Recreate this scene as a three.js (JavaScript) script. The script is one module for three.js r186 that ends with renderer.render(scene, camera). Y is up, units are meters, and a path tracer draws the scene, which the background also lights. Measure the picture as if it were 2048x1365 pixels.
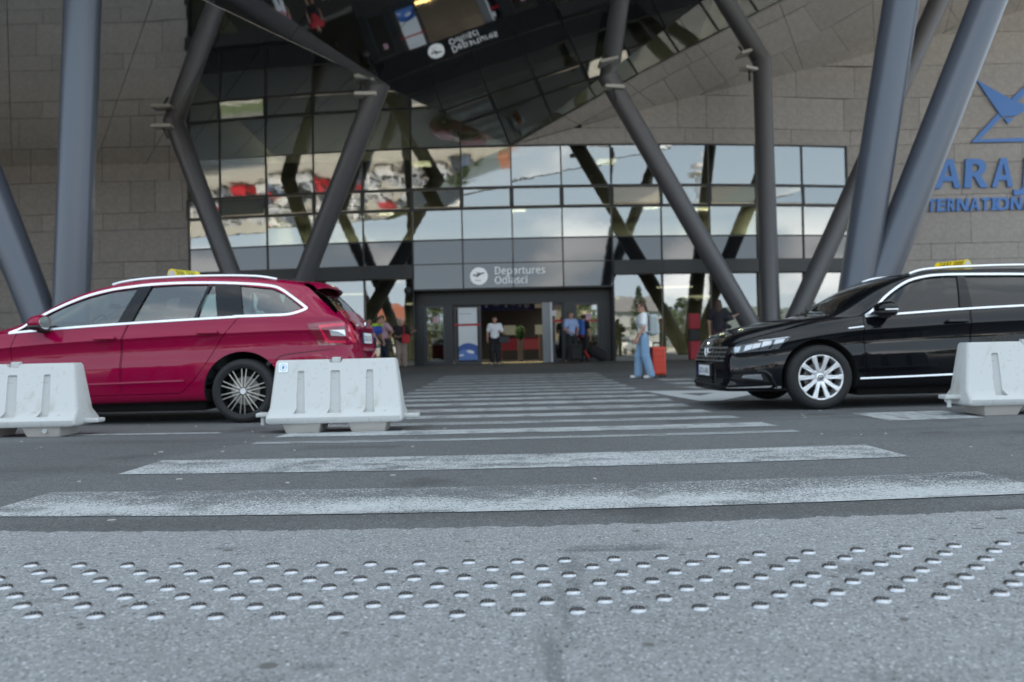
import * as THREE from 'three';
import { RoundedBoxGeometry } from 'three/addons/geometries/RoundedBoxGeometry.js';
import { mergeGeometries, mergeVertices, toCreasedNormals } from 'three/addons/utils/BufferGeometryUtils.js';
import { TextGeometry } from 'three/addons/geometries/TextGeometry.js';
import { FontLoader } from 'three/addons/loaders/FontLoader.js';
import { RectAreaLightUniformsLib } from 'three/addons/lights/RectAreaLightUniformsLib.js';
import { Brush, Evaluator, SUBTRACTION, INTERSECTION } from 'three-bvh-csg';

// ---------------------------------------------------------------- camera, sky, sun, exposure
const scene = new THREE.Scene();
const camera = new THREE.PerspectiveCamera(46.37, 1024 / 682, 0.05, 3000);
camera.filmGauge = 36;
camera.position.set(0, 0.645, 0);
camera.rotation.set(0.0091, 0, -0.0225, 'YXZ');
camera.focus = 3.4; camera.userData.fStop = 2.5;
const renderer = new THREE.WebGLRenderer({ antialias: true });
renderer.setSize(1024, 682);
renderer.shadowMap.enabled = true;
renderer.toneMapping = THREE.LinearToneMapping;
renderer.toneMappingExposure = 2.8;
RectAreaLightUniformsLib.init();

let seed = 7;
const rnd = () => { seed = (seed + 0x6d2b79f5) | 0; let t = Math.imul(seed ^ (seed >>> 15), 1 | seed); t = (t + Math.imul(t ^ (t >>> 7), 61 | t)) ^ t; return ((t ^ (t >>> 14)) >>> 0) / 4294967296; };
const rr = (a, b) => a + (b - a) * rnd();
const clamp = (x, a, b) => Math.min(b, Math.max(a, x));
const lerp = (a, b, t) => a + (b - a) * t;
const sst = (a, b, x) => { const t = clamp((x - a) / (b - a), 0, 1); return t * t * (3 - 2 * t); };
const hash2 = (x, y) => { let h = Math.imul(x, 374761393) + Math.imul(y, 668265263) | 0; h = Math.imul(h ^ (h >>> 13), 1274126177); return ((h ^ (h >>> 16)) >>> 0) / 4294967296; };
const vnoise = (x, y, w = 1e9) => { const ix = Math.floor(x), iy = Math.floor(y), fx = x - ix, fy = y - iy, u = fx * fx * (3 - 2 * fx), v = fy * fy * (3 - 2 * fy), m = (a) => ((a % w) + w) % w;
  return lerp(lerp(hash2(m(ix), m(iy)), hash2(m(ix + 1), m(iy)), u), lerp(hash2(m(ix), m(iy + 1)), hash2(m(ix + 1), m(iy + 1)), u), v); };
const fbm = (x, y, o = 4, w = 1e9) => { let s = 0, a = 0.5, n = 0; for (let i = 0; i < o; i++) { s += a * vnoise(x, y, w); n += a; x *= 2; y *= 2; w *= 2; a *= 0.5; } return s / n; };

const SUN = new THREE.Vector3(0.5, 0.86, -0.62).normalize();
{
  const W = 1024, H = 512, data = new Float32Array(W * H * 4);
  for (let j = 0; j < H; j++) for (let i = 0; i < W; i++) {
    const up = ((j + 0.5) / H - 0.5) * Math.PI, az = ((i + 0.5) / W - 0.5) * 2 * Math.PI;
    const y = Math.sin(up), x = Math.cos(az) * Math.cos(up), z = Math.sin(az) * Math.cos(up), h = Math.max(y, 0);
    const g = Math.pow(1 - h, 3.8), s = Math.max(0, x * SUN.x + y * SUN.y + z * SUN.z);
    const glow = 0.5 * Math.pow(s, 8) + 0.9 * Math.pow(s, 40);
    let r = lerp(0.365, 0.71, g) + glow * 0.6, gg = lerp(0.475, 0.83, g) + glow * 0.6, b = lerp(0.585, 0.925, g) + glow * 0.6;
    // heaps of fair-weather cloud standing on the haze, thin veils higher up
    const e = up * 57.3;
    const n = fbm(az * 7 + 40, e * 0.34 + 9, 5), low = sst(0.5, 0.66, n) * sst(2, 4, e) * (1 - sst(6.5, 10.5, e));
    const n2 = fbm(az * 2.4 + 11, e * 0.07 + 3, 5), high = 0.5 * sst(0.3, 0.62, n2) * sst(22, 40, e);
    const c = clamp(low * 0.85 + high, 0, 0.92), lit = lerp(0.85, 1.25, sst(0.5, 0.8, n));
    r = lerp(r, 1.16 * lit, c); gg = lerp(gg, 1.165 * lit, c); b = lerp(b, 1.15 * lit, c);
    const k = (j * W + i) * 4; data[k] = r; data[k + 1] = gg; data[k + 2] = b; data[k + 3] = 1;
  }
  const t = new THREE.DataTexture(data, W, H, THREE.RGBAFormat, THREE.FloatType);
  t.mapping = THREE.EquirectangularReflectionMapping; t.magFilter = t.minFilter = THREE.LinearFilter; t.needsUpdate = true;
  scene.background = t; scene.environment = t;
}
const sun = new THREE.DirectionalLight(0xfff1dc, 4.4);
sun.position.copy(SUN).multiplyScalar(150); sun.target.position.set(0, 0, 0);
sun.castShadow = true; sun.shadow.radius = 1;
Object.assign(sun.shadow.camera, { left: -120, right: 120, top: 120, bottom: -120, near: 1, far: 400 });
sun.shadow.mapSize.set(2048, 2048);
scene.add(sun, sun.target);

// ---------------------------------------------------------------- helpers
const used = new Set();
function numbered(name) { if (!used.has(name)) { used.add(name); return name; } for (let i = 1; ; i++) { const n = name + '_' + String(i).padStart(3, '0'); if (!used.has(n)) { used.add(n); return n; } } }
function tag(o, label, category, group, kind) { o.userData = { label }; if (category) o.userData.category = category; if (group) o.userData.group = group; if (kind) o.userData.kind = kind; return o; }
function thing(name, label, category, pos = [0, 0, 0], turn = 0, group) { const o = new THREE.Group(); o.name = numbered(name); o.position.set(...pos); o.rotation.y = turn; scene.add(o); return tag(o, label, category, group); }
function part(name, geo, mat, parent = scene) {
  const m = new THREE.Mesh(Array.isArray(geo) ? join(geo) : geo, mat); m.name = parent === scene ? numbered(name) : name; m.castShadow = m.receiveShadow = true; parent.add(m); return m;
}
const join = (list) => { const all = list.map((g) => { g = g.index ? g.toNonIndexed() : g; for (const k of Object.keys(g.attributes)) if (!['position', 'normal', 'uv'].includes(k)) g.deleteAttribute(k); if (!g.attributes.uv) g.setAttribute('uv', new THREE.BufferAttribute(new Float32Array(g.attributes.position.count * 2), 2)); return g; }); return all.length === 1 ? all[0] : mergeGeometries(all); };
const box = (w, h, d, x = 0, y = 0, z = 0) => new THREE.BoxGeometry(w, h, d).translate(x, y, z);
const rbox = (w, h, d, r, x = 0, y = 0, z = 0, s = 2) => new RoundedBoxGeometry(w, h, d, s, Math.min(r, w / 2.01, h / 2.01, d / 2.01)).translate(x, y, z);
const V = (x, y, z) => new THREE.Vector3(x, y, z);
function rod(a, b, r, r2 = r, n = 20, cap = true) { const A = V(...a), B = V(...b), d = B.clone().sub(A), g = new THREE.CylinderGeometry(r2, r, d.length(), n, 1, !cap); g.translate(0, d.length() / 2, 0); g.applyQuaternion(new THREE.Quaternion().setFromUnitVectors(V(0, 1, 0), d.normalize())); return g.translate(A.x, A.y, A.z); }
function pchip(pts) {            // smooth monotone interpolation through [x, y] pairs
  const n = pts.length, x = pts.map((p) => p[0]), y = pts.map((p) => p[1]), d = [], m = [];
  for (let i = 0; i < n - 1; i++) d.push((y[i + 1] - y[i]) / (x[i + 1] - x[i]));
  for (let i = 0; i < n; i++) m.push(i === 0 ? d[0] : i === n - 1 ? d[n - 2] : d[i - 1] * d[i] <= 0 ? 0 : 2 * d[i - 1] * d[i] / (d[i - 1] + d[i]));
  return (t) => { if (t <= x[0]) return y[0]; if (t >= x[n - 1]) return y[n - 1]; let i = 0; while (t > x[i + 1]) i++; const h = x[i + 1] - x[i], s = (t - x[i]) / h, s2 = s * s, s3 = s2 * s;
    return y[i] * (2 * s3 - 3 * s2 + 1) + h * m[i] * (s3 - 2 * s2 + s) + y[i + 1] * (-2 * s3 + 3 * s2) + h * m[i + 1] * (s3 - s2); };
}
function grid(nu, nv, f, uvf) {   // f(u, v) in 0..1 -> [x, y, z]
  const p = [], uv = [], ix = [];
  for (let j = 0; j <= nv; j++) for (let i = 0; i <= nu; i++) { const q = f(i / nu, j / nv); p.push(...q); uv.push(...(uvf ? uvf(i / nu, j / nv, q) : [i / nu, j / nv])); }
  for (let j = 0; j < nv; j++) for (let i = 0; i < nu; i++) { const a = j * (nu + 1) + i, b = a + 1, c = a + nu + 1, d = c + 1; ix.push(a, b, d, a, d, c); }
  const g = new THREE.BufferGeometry(); g.setAttribute('position', new THREE.Float32BufferAttribute(p, 3)); g.setAttribute('uv', new THREE.Float32BufferAttribute(uv, 2)); g.setIndex(ix); g.computeVertexNormals(); return g;
}
function prism(poly, z0, z1, bevel = 0) {   // polygon in x,y drawn out along z
  const s = new THREE.Shape(poly.map((p) => new THREE.Vector2(p[0], p[1])));
  const g = new THREE.ExtrudeGeometry(s, { depth: z1 - z0 - 2 * bevel, bevelEnabled: bevel > 0, bevelSize: bevel, bevelThickness: bevel, bevelOffset: -bevel, bevelSegments: 1, curveSegments: 6 });
  return g.translate(0, 0, z0 + bevel);
}
function tex(w, h, f, srgb = true, rep = true) {
  const d = new Uint8Array(w * h * 4);
  for (let j = 0; j < h; j++) for (let i = 0; i < w; i++) { const c = f(i, j), k = (j * w + i) * 4; for (let q = 0; q < 4; q++) d[k + q] = clamp(Math.round((c[q] ?? 1) * 255), 0, 255); }
  const t = new THREE.DataTexture(d, w, h); t.magFilter = THREE.LinearFilter; t.minFilter = THREE.LinearMipmapLinearFilter; t.generateMipmaps = true; if (srgb) t.colorSpace = THREE.SRGBColorSpace; if (rep) t.wrapS = t.wrapT = THREE.RepeatWrapping; t.needsUpdate = true; return t;
}
const std = (c, r = 0.6, m = 0, o = {}) => new THREE.MeshStandardMaterial({ color: Array.isArray(c) ? new THREE.Color().setRGB(...c) : c, roughness: r, metalness: m, ...o });
const phy = (c, r = 0.5, o = {}) => new THREE.MeshPhysicalMaterial({ color: Array.isArray(c) ? new THREE.Color().setRGB(...c) : c, roughness: r, ...o });
const scaled = (t, sx, sy = sx) => { const c = t.clone(); c.repeat.set(sx, sy); c.needsUpdate = true; return c; };

// ---------------------------------------------------------------- ground
const prof = pchip([[-400, 0], [5.6, 0], [6.8, -0.022], [9, -0.068], [13.2, -0.07], [19.4, -0.005], [22, 0.1], [400, 0.1]]);
const groundY = (x, d) => prof(d) + (d > 0.8 && d < 20 ? 0.055 * Math.min(x * x / (Math.max(d, 1.9) ** 2), 0.42) * sst(0.8, 1.9, d) * (1 - sst(13, 20, d)) : 0);
function asphalt(base, vary, stones, name) {     // chippings of many sizes in a darker binder
  const N = 1024, a = new Float32Array(N * N), hgt = new Float32Array(N * N);
  for (let j = 0; j < N; j++) for (let i = 0; i < N; i++) { const q = fbm(i / 32, j / 32, 4, 32); a[j * N + i] = base * (0.74 + 0.3 * q); hgt[j * N + i] = 0.2 + 0.2 * q; }
  for (let k = 0; k < stones; k++) {
    const x = rnd() * N, y = rnd() * N, r = 0.9 + 3.1 * rnd() ** 2.2, tone = base * (1 + vary * (rnd() + rnd() + rnd() - 1.5) * 1.25 + (rnd() < 0.05 ? vary * 1.0 : 0)), sq = rr(0.6, 1), an = rnd() * 3.14, ca = Math.cos(an), sa = Math.sin(an), hh = rr(0.5, 1);
    for (let v = -Math.ceil(r); v <= r; v++) for (let u = -Math.ceil(r); u <= r; u++) { const p = (u * ca + v * sa) / r, q = (v * ca - u * sa) / (r * sq), dd = p * p + q * q; if (dd < 1) { const ii = ((Math.floor(x) + u + N) % N) + ((Math.floor(y) + v + N) % N) * N; a[ii] = lerp(a[ii], tone, 0.9); hgt[ii] = hh * (1 - dd * 0.5); } }
  }
  const map = tex(N, N, (i, j) => { const v = Math.pow(clamp(a[j * N + i], 0, 1), 1 / 2.2); return [v * 0.985, v, v * 1.012]; });
  const bump = tex(N, N, (i, j) => { const v = hgt[j * N + i]; return [v, v, v]; }, false);
  return { map, bump };
}
const aspA = asphalt(0.25, 0.68, 60000), aspB = asphalt(0.115, 0.72, 60000);
const mPave = std([1, 1, 1], 0.82, 0, { map: scaled(aspA.map, 1 / 1.25), bumpMap: scaled(aspA.bump, 1 / 1.25), bumpScale: 0.0018, vertexColors: true });
const mRoad = std([1, 1, 1], 0.78, 0, { map: scaled(aspB.map, 1 / 1.25), bumpMap: scaled(aspB.bump, 1 / 1.25), bumpScale: 0.0018, vertexColors: true });
const mFar = std([0.75, 0.71, 0.68], 0.75, 0, { map: scaled(aspB.map, 1 / 1.5), bumpMap: scaled(aspB.bump, 1 / 1.5), bumpScale: 0.002, vertexColors: true });
const blotch = (amt, sc, tint = [1, 1, 1]) => (x, d) => { const n = fbm(x * sc + 50, d * sc + 80, 5), k = 1 + amt * (n - 0.5) * 2; return [k * tint[0], k * tint[1], k * tint[2]]; };
function sheet(name, xs, ds, off, mat, color, edge) {
  const nx = xs.length - 1, nd = ds.length - 1;
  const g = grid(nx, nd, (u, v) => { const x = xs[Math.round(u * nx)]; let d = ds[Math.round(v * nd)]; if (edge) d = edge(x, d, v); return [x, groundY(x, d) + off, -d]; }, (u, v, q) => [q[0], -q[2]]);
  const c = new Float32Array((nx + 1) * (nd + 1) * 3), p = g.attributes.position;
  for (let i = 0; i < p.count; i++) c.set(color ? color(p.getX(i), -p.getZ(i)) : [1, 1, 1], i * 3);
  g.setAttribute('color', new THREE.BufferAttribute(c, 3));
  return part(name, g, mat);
}
const span = (a, b, n, pow = 1) => Array.from({ length: n + 1 }, (_, i) => a + (b - a) * Math.pow(i / n, pow));
const far3 = (a, b, c, d, n) => [...span(a, b, 6).slice(0, -1), ...span(b, c, n).slice(0, -1), ...span(c, d, 6)];
{
  const mEarth = std([0.16, 0.155, 0.14], 0.95, 0);
  const g0 = grid(60, 60, (u, v) => { const s = (t) => Math.sign(t - 0.5) * Math.pow(Math.abs(t - 0.5) * 2, 3) * 1500; return [s(u), -0.12 - 0.0001, s(v)]; });
  tag(part('ground', g0, mEarth), 'level ground spreading out beyond the forecourt', null, null, 'structure');
  const bl = blotch(0.16, 0.7);
  const patch = (x, d) => { let k = 1; const q = (cx, cd, rx, rd, a) => { const e = ((x - cx) / rx) ** 2 + ((d - cd) / rd) ** 2 + (fbm(x * 14, d * 14, 3) - 0.5) * 1.4; k -= a * (1 - sst(0.5, 1.2, e)); }; q(0.32, 2.52, 0.2, 0.05, 0.3); q(0.46, 2.5, 0.28, 0.02, 0.2); q(0.16, 2.3, 0.035, 0.2, 0.26); q(0.11, 1.95, 0.018, 0.25, 0.24); q(0.07, 1.6, 0.02, 0.3, 0.2); q(-0.42, 1.62, 0.05, 0.02, 0.3); q(0.95, 2.2, 0.09, 0.04, 0.2); q(-1.2, 2.05, 0.05, 0.025, 0.25); q(1.25, 1.75, 0.07, 0.04, 0.2); q(-0.55, 1.5, 0.12, 0.1, 0.13); q(0.7, 1.45, 0.1, 0.1, 0.1); q(-0.95, 2.6, 0.06, 0.02, 0.3); q(0.06, 1.7, 0.03, 0.22, 0.12); return k; };
  const pave = sheet('pavement', far3(-40, -2.2, 2.2, 40, 380), [...span(-9, 0.9, 8).slice(0, -1), ...span(0.9, 2.86, 110)], 0.006, mPave, (x, d) => { const b = bl(x, d), k = patch(x, d); return b.map((v) => v * k); },
    (x, d, v) => v > 0.9999 ? d + 0.02 * (fbm(x * 6, 3, 3) - 0.5) + 0.05 * (fbm(x * 34, 7, 4) - 0.5) : d);
  tag(pave, 'pale worn asphalt pavement with steel studs in front of the road', null, null, 'structure');
  const bl2 = blotch(0.15, 0.45);
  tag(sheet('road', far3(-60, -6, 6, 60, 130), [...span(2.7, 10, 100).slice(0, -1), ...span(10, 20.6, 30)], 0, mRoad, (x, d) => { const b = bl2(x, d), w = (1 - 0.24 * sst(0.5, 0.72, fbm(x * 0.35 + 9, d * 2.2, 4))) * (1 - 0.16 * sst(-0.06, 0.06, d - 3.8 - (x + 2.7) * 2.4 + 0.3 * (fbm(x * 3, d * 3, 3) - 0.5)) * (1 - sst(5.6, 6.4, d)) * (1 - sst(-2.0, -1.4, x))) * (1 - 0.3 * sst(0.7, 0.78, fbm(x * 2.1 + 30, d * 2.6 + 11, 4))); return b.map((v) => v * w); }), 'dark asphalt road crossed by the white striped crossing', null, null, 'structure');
  tag(sheet('terminal_forecourt', far3(-60, -10, 14, 60, 40), span(20.4, 31.5, 24), 0.005, mFar, blotch(0.14, 0.5, [1, 0.98, 0.96])), 'brownish grey paving in front of the terminal doors', null, null, 'structure');
}
// painted markings, worn by traffic
function wornPaint(seedX, wear) {
  const w = 1024, h = 128; const al = (i, j) => { const n = 0.62 * hash2(i + 77, j) + 0.38 * fbm(i / 2 + seedX, j / 2, 3), b = fbm(i / 70 + seedX, j / 30 + 5, 4), wv = wear(j / h, i / w); return sst(-0.12, 0.12, n + 0.34 * (b - 0.5) - wv); };
  const t = tex(w, h, (i, j) => { const k = 0.74 + 0.14 * fbm(i / 3 + 9, j / 3, 3) - 0.16 * sst(0.5, 0.75, fbm(i / 40 + 3 + seedX, j / 30, 4)); return [k * 0.985, k, k * 1.005, al(i, j)]; }, true, false);
  return std([0.69, 0.7, 0.7], 0.75, 0, { map: t, transparent: true });
}
const paints = [wornPaint(0, (v) => 0.26 + 0.36 * sst(0.25, 0.75, v)), wornPaint(400, () => 0.36), wornPaint(800, () => 0.3), wornPaint(90, (v) => 0.34), wornPaint(1300, (v, u) => 0.42 + 0.1 * (v - 0.5)), wornPaint(60, (v, u) => 0.46)];
function marking(name, label, corners, mat, off = 0.004, n = 30) {   // corners: near left, near right, far right, far left as [x, d]
  const g = grid(n, 3, (u, v) => { const a = corners[0], b = corners[1], c = corners[2], e = corners[3]; const x = lerp(lerp(a[0], b[0], u), lerp(e[0], c[0], u), v), d = lerp(lerp(a[1], b[1], u), lerp(e[1], c[1], u), v); return [x, groundY(x, d) + off, -d]; });
  return tag(part(name, g, mat), label, null, null, 'structure');
}
const ord = ['first', 'second', 'third', 'fourth', 'fifth', 'sixth', 'seventh', 'eighth', 'ninth', 'tenth', 'eleventh', 'twelfth', 'thirteenth', 'fourteenth', 'fifteenth', 'sixteenth', 'seventeenth', 'eighteenth'];
const stripe = (i, x0, x1, d0, d1, m, how = 'white') => marking('crossing_stripe', `${how} stripe of the crossing, ${ord[i]} from the studded pavement`, [[x0, d0], [x1, d0], [x1, d1], [x0, d1]], m);
stripe(0, -2.16, 2.16, 3.15, 3.72, paints[0], 'half worn white');
stripe(1, -2.13, 2.12, 4.27, 4.82, paints[1], 'scuffed white');
stripe(2, -1.86, 2.02, 5.62, 5.76, paints[5], 'thin faded');
for (let i = 0; i < 14; i++) { const d = 6.12 + i * 0.985; stripe(3 + i, -1.84 + 0.012 * i, 2.03 + (i === 13 ? 0.02 : 0), d, d + (i === 0 ? 0.42 : i === 1 ? 0.36 : 0.47), i === 1 ? paints[4] : i === 0 ? paints[2] : i % 2 ? paints[3] : paints[2], i === 1 ? 'faded' : 'white'); }
marking('lane_line', 'short white line on the road beside the left white barrier', [[-3.75, 6.62], [-2.42, 6.62], [-2.5, 6.74], [-3.75, 6.74]], paints[2]);
marking('bay_marking', 'slanting white patch on the road in front of the black taxi', [[2.98, 6.3], [3.72, 6.3], [3.92, 7.3], [3.1, 7.3]], paints[2]);
{ // hollow white triangle and the hatching beyond it
  const s = new THREE.Shape([[2.02, 12.4], [3.9, 11.9], [2.6, 9.9], [2.32, 9.9]].map((p) => new THREE.Vector2(...p))); s.holes.push(new THREE.Path([[2.42, 11.55], [2.9, 11.5], [2.55, 10.9]].map((p) => new THREE.Vector2(...p))));
  const g = new THREE.ShapeGeometry(s), p = g.attributes.position; for (let i = 0; i < p.count; i++) { const x = p.getX(i), d = p.getY(i); p.setXYZ(i, x, groundY(x, d) + 0.004, -d); } g.computeVertexNormals();
  tag(part('road_arrow', g, paints[2]), 'white hollow triangle painted beside the nose of the black taxi', null, null, 'structure');
  marking('hatch_stripe', 'white hatch stripe at the foot of the orange suitcase', [[2.95, 15.5], [3.6, 15.5], [3.55, 16.1], [2.85, 16.1]], paints[2]);
  marking('hatch_stripe', 'middle white hatch stripe behind the front of the black taxi', [[2.95, 14.2], [4.6, 14.2], [4.6, 14.8], [2.8, 14.8]], paints[2]);
  marking('hatch_stripe', 'white hatch stripe next to the licence plate of the black taxi', [[2.95, 12.7], [4.6, 12.7], [4.6, 13.4], [2.72, 13.4]], paints[2]);
}

// ---------------------------------------------------------------- terminal building
const font = await new FontLoader().loadAsync('fonts/droid/droid_sans_bold.typeface.json');
const fontR = await new FontLoader().loadAsync('fonts/droid/droid_sans_regular.typeface.json');
const fz = (x) => -(28.5 + Math.min(Math.abs(x), 12.7) ** 2 / 124);      // plan of the gently bowed front
const FX = (i) => 0.1 + 1.796 * i, XL = -11.95, XR = FX(7);
const wob = tex(256, 256, (i, j) => { const v = fbm(i / 64, j / 64, 3, 4); return [v, v, v]; }, false);
const mGlass = phy([0.36, 0.39, 0.34], 0.012, { transmission: 1, thickness: 0, ior: 2.7, bumpMap: scaled(wob, 0.9, 0.9), bumpScale: 0.0005 });
const mSpandrel = phy([0.012, 0.013, 0.015], 0.03, { ior: 1.82, bumpMap: scaled(wob, 0.8, 0.8), bumpScale: 0.0004 });
const mMull = std([0.018, 0.018, 0.019], 0.4, 0.2);
const mFrame = std([0.035, 0.036, 0.038], 0.42, 0.3);
const mMirror = std([0.72, 0.72, 0.705], 0.03, 1, { bumpMap: scaled(wob, 0.3, 0.3), bumpScale: 0.0012 });
const mDark = std([0.03, 0.03, 0.032], 0.7);
const stoneTex = tex(512, 512, (i, j) => { const a = fbm(i / 42, j / 42, 5, 12), b = fbm(i / 5, j / 5, 3), v = 0.62 + 0.1 * (a - 0.5) + 0.05 * (b - 0.5); return [v * 1.025, v * 0.995, v * 0.965]; });
const mStones = [0.93, 1, 1.05, 0.97].map((k) => std([0.93 * k, 0.9 * k, 0.88 * k], 0.62, 0, { map: stoneTex, bumpMap: scaled(wob, 3), bumpScale: 0.002 }));
const building = thing('terminal_building', 'airport terminal with glass front, brown stone walls and mirrored soffit', 'building');
const sub = (name, parent = building) => { const g = new THREE.Group(); g.name = name; parent.add(g); return g; };

function clip(poly, conv) {       // convex clip (both counter-clockwise)
  let out = poly;
  for (let i = 0; i < conv.length && out.length; i++) {
    const [ax, ay] = conv[i], [bx, by] = conv[(i + 1) % conv.length], side = (p) => (bx - ax) * (p[1] - ay) - (by - ay) * (p[0] - ax), res = [];
    out.forEach((p, k) => { const q = out[(k + 1) % out.length], a = side(p), b = side(q); if (a >= 0) res.push(p); if ((a >= 0) !== (b >= 0)) { const t = a / (a - b); res.push([lerp(p[0], q[0], t), lerp(p[1], q[1], t)]); } });
    out = res;
  }
  return out;
}
const area2 = (p) => Math.abs(p.reduce((s, a, i) => { const b = p[(i + 1) % p.length]; return s + a[0] * b[1] - a[1] * b[0]; }, 0)) / 2;
function slab(poly, map, thick, n) {          // a flat polygon put in space with a thickness; n points out of the face
  const F = poly.map((p) => V(...map(...p))), B = F.map((p) => p.clone().addScaledVector(n, -thick)), pos = [], uv = [];
  const push = (a, ua) => { pos.push(a.x, a.y, a.z); uv.push(...ua); };
  const e1 = F[1].clone().sub(F[0]), e2 = F[2].clone().sub(F[0]), flip = e1.cross(e2).dot(n) < 0;
  const tri = (a, b, c, i, j, k) => { push(a, i); flip ? (push(c, k), push(b, j)) : (push(b, j), push(c, k)); };
  for (let i = 1; i < F.length - 1; i++) tri(F[0], F[i], F[i + 1], poly[0], poly[i], poly[i + 1]);
  for (let i = 0; i < F.length; i++) { const j = (i + 1) % F.length; tri(F[i], B[i], B[j], poly[i], poly[i], poly[j]); tri(F[i], B[j], F[j], poly[i], poly[j], poly[j]); }
  const g = new THREE.BufferGeometry(); g.setAttribute('position', new THREE.Float32BufferAttribute(pos, 3)); g.setAttribute('uv', new THREE.Float32BufferAttribute(uv, 2)); g.computeVertexNormals(); return g;
}
const COURSES = [0.02, 0.6, 1.8, 2.4, 3.6, 4.2, 5.4, 6.03, 7.22, 7.93, 8.5, 9.7, 10.9, 12.1, 13.3, 14.5];
function stoneWall(name, x0, x1, convex, startAt) {
  const g = sub(name);
  for (let c = 0; c < COURSES.length - 1; c++) {
    const y0 = COURSES[c] + 0.008, y1 = COURSES[c + 1] - 0.008; let x = startAt ? startAt(y0) : x0;
        while (x < x1) {
      const w = rr(0, 1) < 0.35 ? rr(0.9, 1.5) : rr(2.0, 3.2), a = x + 0.008, b = Math.min(x + w, x1) - 0.008; x += w; if (b - a < 0.15) continue;
      const p = clip([[a, y0], [b, y0], [b, y1], [a, y1]], convex); if (p.length < 3 || area2(p) < 0.02) continue;
      const out = rr(0.0, 0.006); part('stone_panel', slab(p, (X, Y) => [X, Y, fz(X) + 0.02 + out], 0.05, V(0, 0, 1)), mStones[Math.floor(rnd() * 4)], g);
    }
  }
  return g;
}
const H0 = 7.905;
const soff = [(x, s) => H0 + 0.03 * s, (x, s) => H0 + 0.17 * (x - 0.1) + 0.127 * s, (x, s) => H0 + 0.262 * (x - 0.1) + 0.064 * s];   // three mirrored facets; s metres out from the front
const L4 = (x) => H0 + 0.262 * (x - 0.1);
stoneWall('stone_wall', -33, XL - 0.03, [[-33, 0], [XL - 0.03, 0], [XL - 0.03, H0 - 0.02], [-33, H0 - 0.02]]);
stoneWall('stone_wall', 0.1, 31, [[0.1, 0], [31, 0], [31, L4(31) - 0.01], [0.1, L4(0.1) - 0.01]], (y) => (y < 7.9 ? XR + 0.04 : 0.1));
{ // wall cores behind the stone, with the glass front left open
  const core = sub('wall_core');
  const seg = (a, b, y0, y1) => part('wall_core', slab([[a, y0], [b, y0], [b, y1(b)], [a, y1(a)]], (X, Y) => [X, Y, fz(X) - 0.035], 0.3, V(0, 0, 1)), mDark, core);
  seg(-34, -12.7, 0, () => H0 + 0.2); seg(-12.7, XL, 0, () => H0 + 0.2); seg(XR + 0.02, 32, 0, (x) => L4(x) + 0.2);
  for (let i = 0; i < 7; i++) seg(FX(i), FX(i + 1), 7.95, (x) => L4(x) + 0.2);
}
{ // mirrored soffit
  const so = sub('mirrored_soffit'), E = 17.5, fL = 0.1 - 0.568 * E, fR = 0.1 + 0.689 * E;
  const facets = [[[-34, -1.6], [0.1, -1.6], [0.1, 0], [fL, E], [-34, E]], [[0.1, 0], [fR, E], [fL, E]], [[0.1, -1.6], [26, -1.6], [26, E], [fR, E], [0.1, 0]]];
  const dirs = [[0.527, 0.85], [0.567, 0.823], [-0.425, 0.905]];
  facets.forEach((poly, f) => {
    const conv = f === 0 ? [[-34, -1.6], [0.1, -1.6], [0.1, 0], [fL, E], [-34, E]] : poly, [dx, ds] = dirs[f], nx = ds, ns = -dx;
    const h = soff[f], n = V(h(1, 0) - h(0, 0), -1, (h(0, 1) - h(0, 0))).normalize();
    let off = -60, k = 0;
    while (off < 60) { const w = f ? 2.4 : (k++ % 2 ? 1.02 : 1.62), a = off + 0.006, b = off + w - 0.006; off += w;
      const quad = [[nx * a - dx * 70, ns * a - ds * 70], [nx * b - dx * 70, ns * b - ds * 70], [nx * b + dx * 70, ns * b + ds * 70], [nx * a + dx * 70, ns * a + ds * 70]];
      const p = clip(quad, conv); if (p.length < 3 || area2(p) < 0.05) continue;
      part('soffit_panel', slab(p, (x, s) => [x, h(x, s), -(28.5 - s)], 0.04, n), mMirror, so);
    }
    part('soffit_backing', slab(conv, (x, s) => [x, h(x, s) + 0.05, -(28.5 - s)], 0.15, n), mDark, so);
  });
  const zf = -11, bot = [[-34, soff[0](-34, E)], [fL, soff[0](0, E)], [fR, soff[1](fR, E)], [26, soff[2](26, E)]];
  part('roof_fascia', prism([...bot, [26, 25.5], [-34, 25.5]], zf - 0.02, zf + 0.28), mStones[1], building);
  part('roof', [box(60, 0.5, 50, -4, 25.3, zf - 25.3), box(0.3, 9, 18, 26.1, 21, zf - 9), box(0.4, 25, 49, -34.2, 12.5, zf - 24.8), box(0.4, 25, 19, 31.2, 12.5, zf - 29), box(68, 25, 0.4, 0, 12.5, zf - 49)], mDark, building);
}
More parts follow.
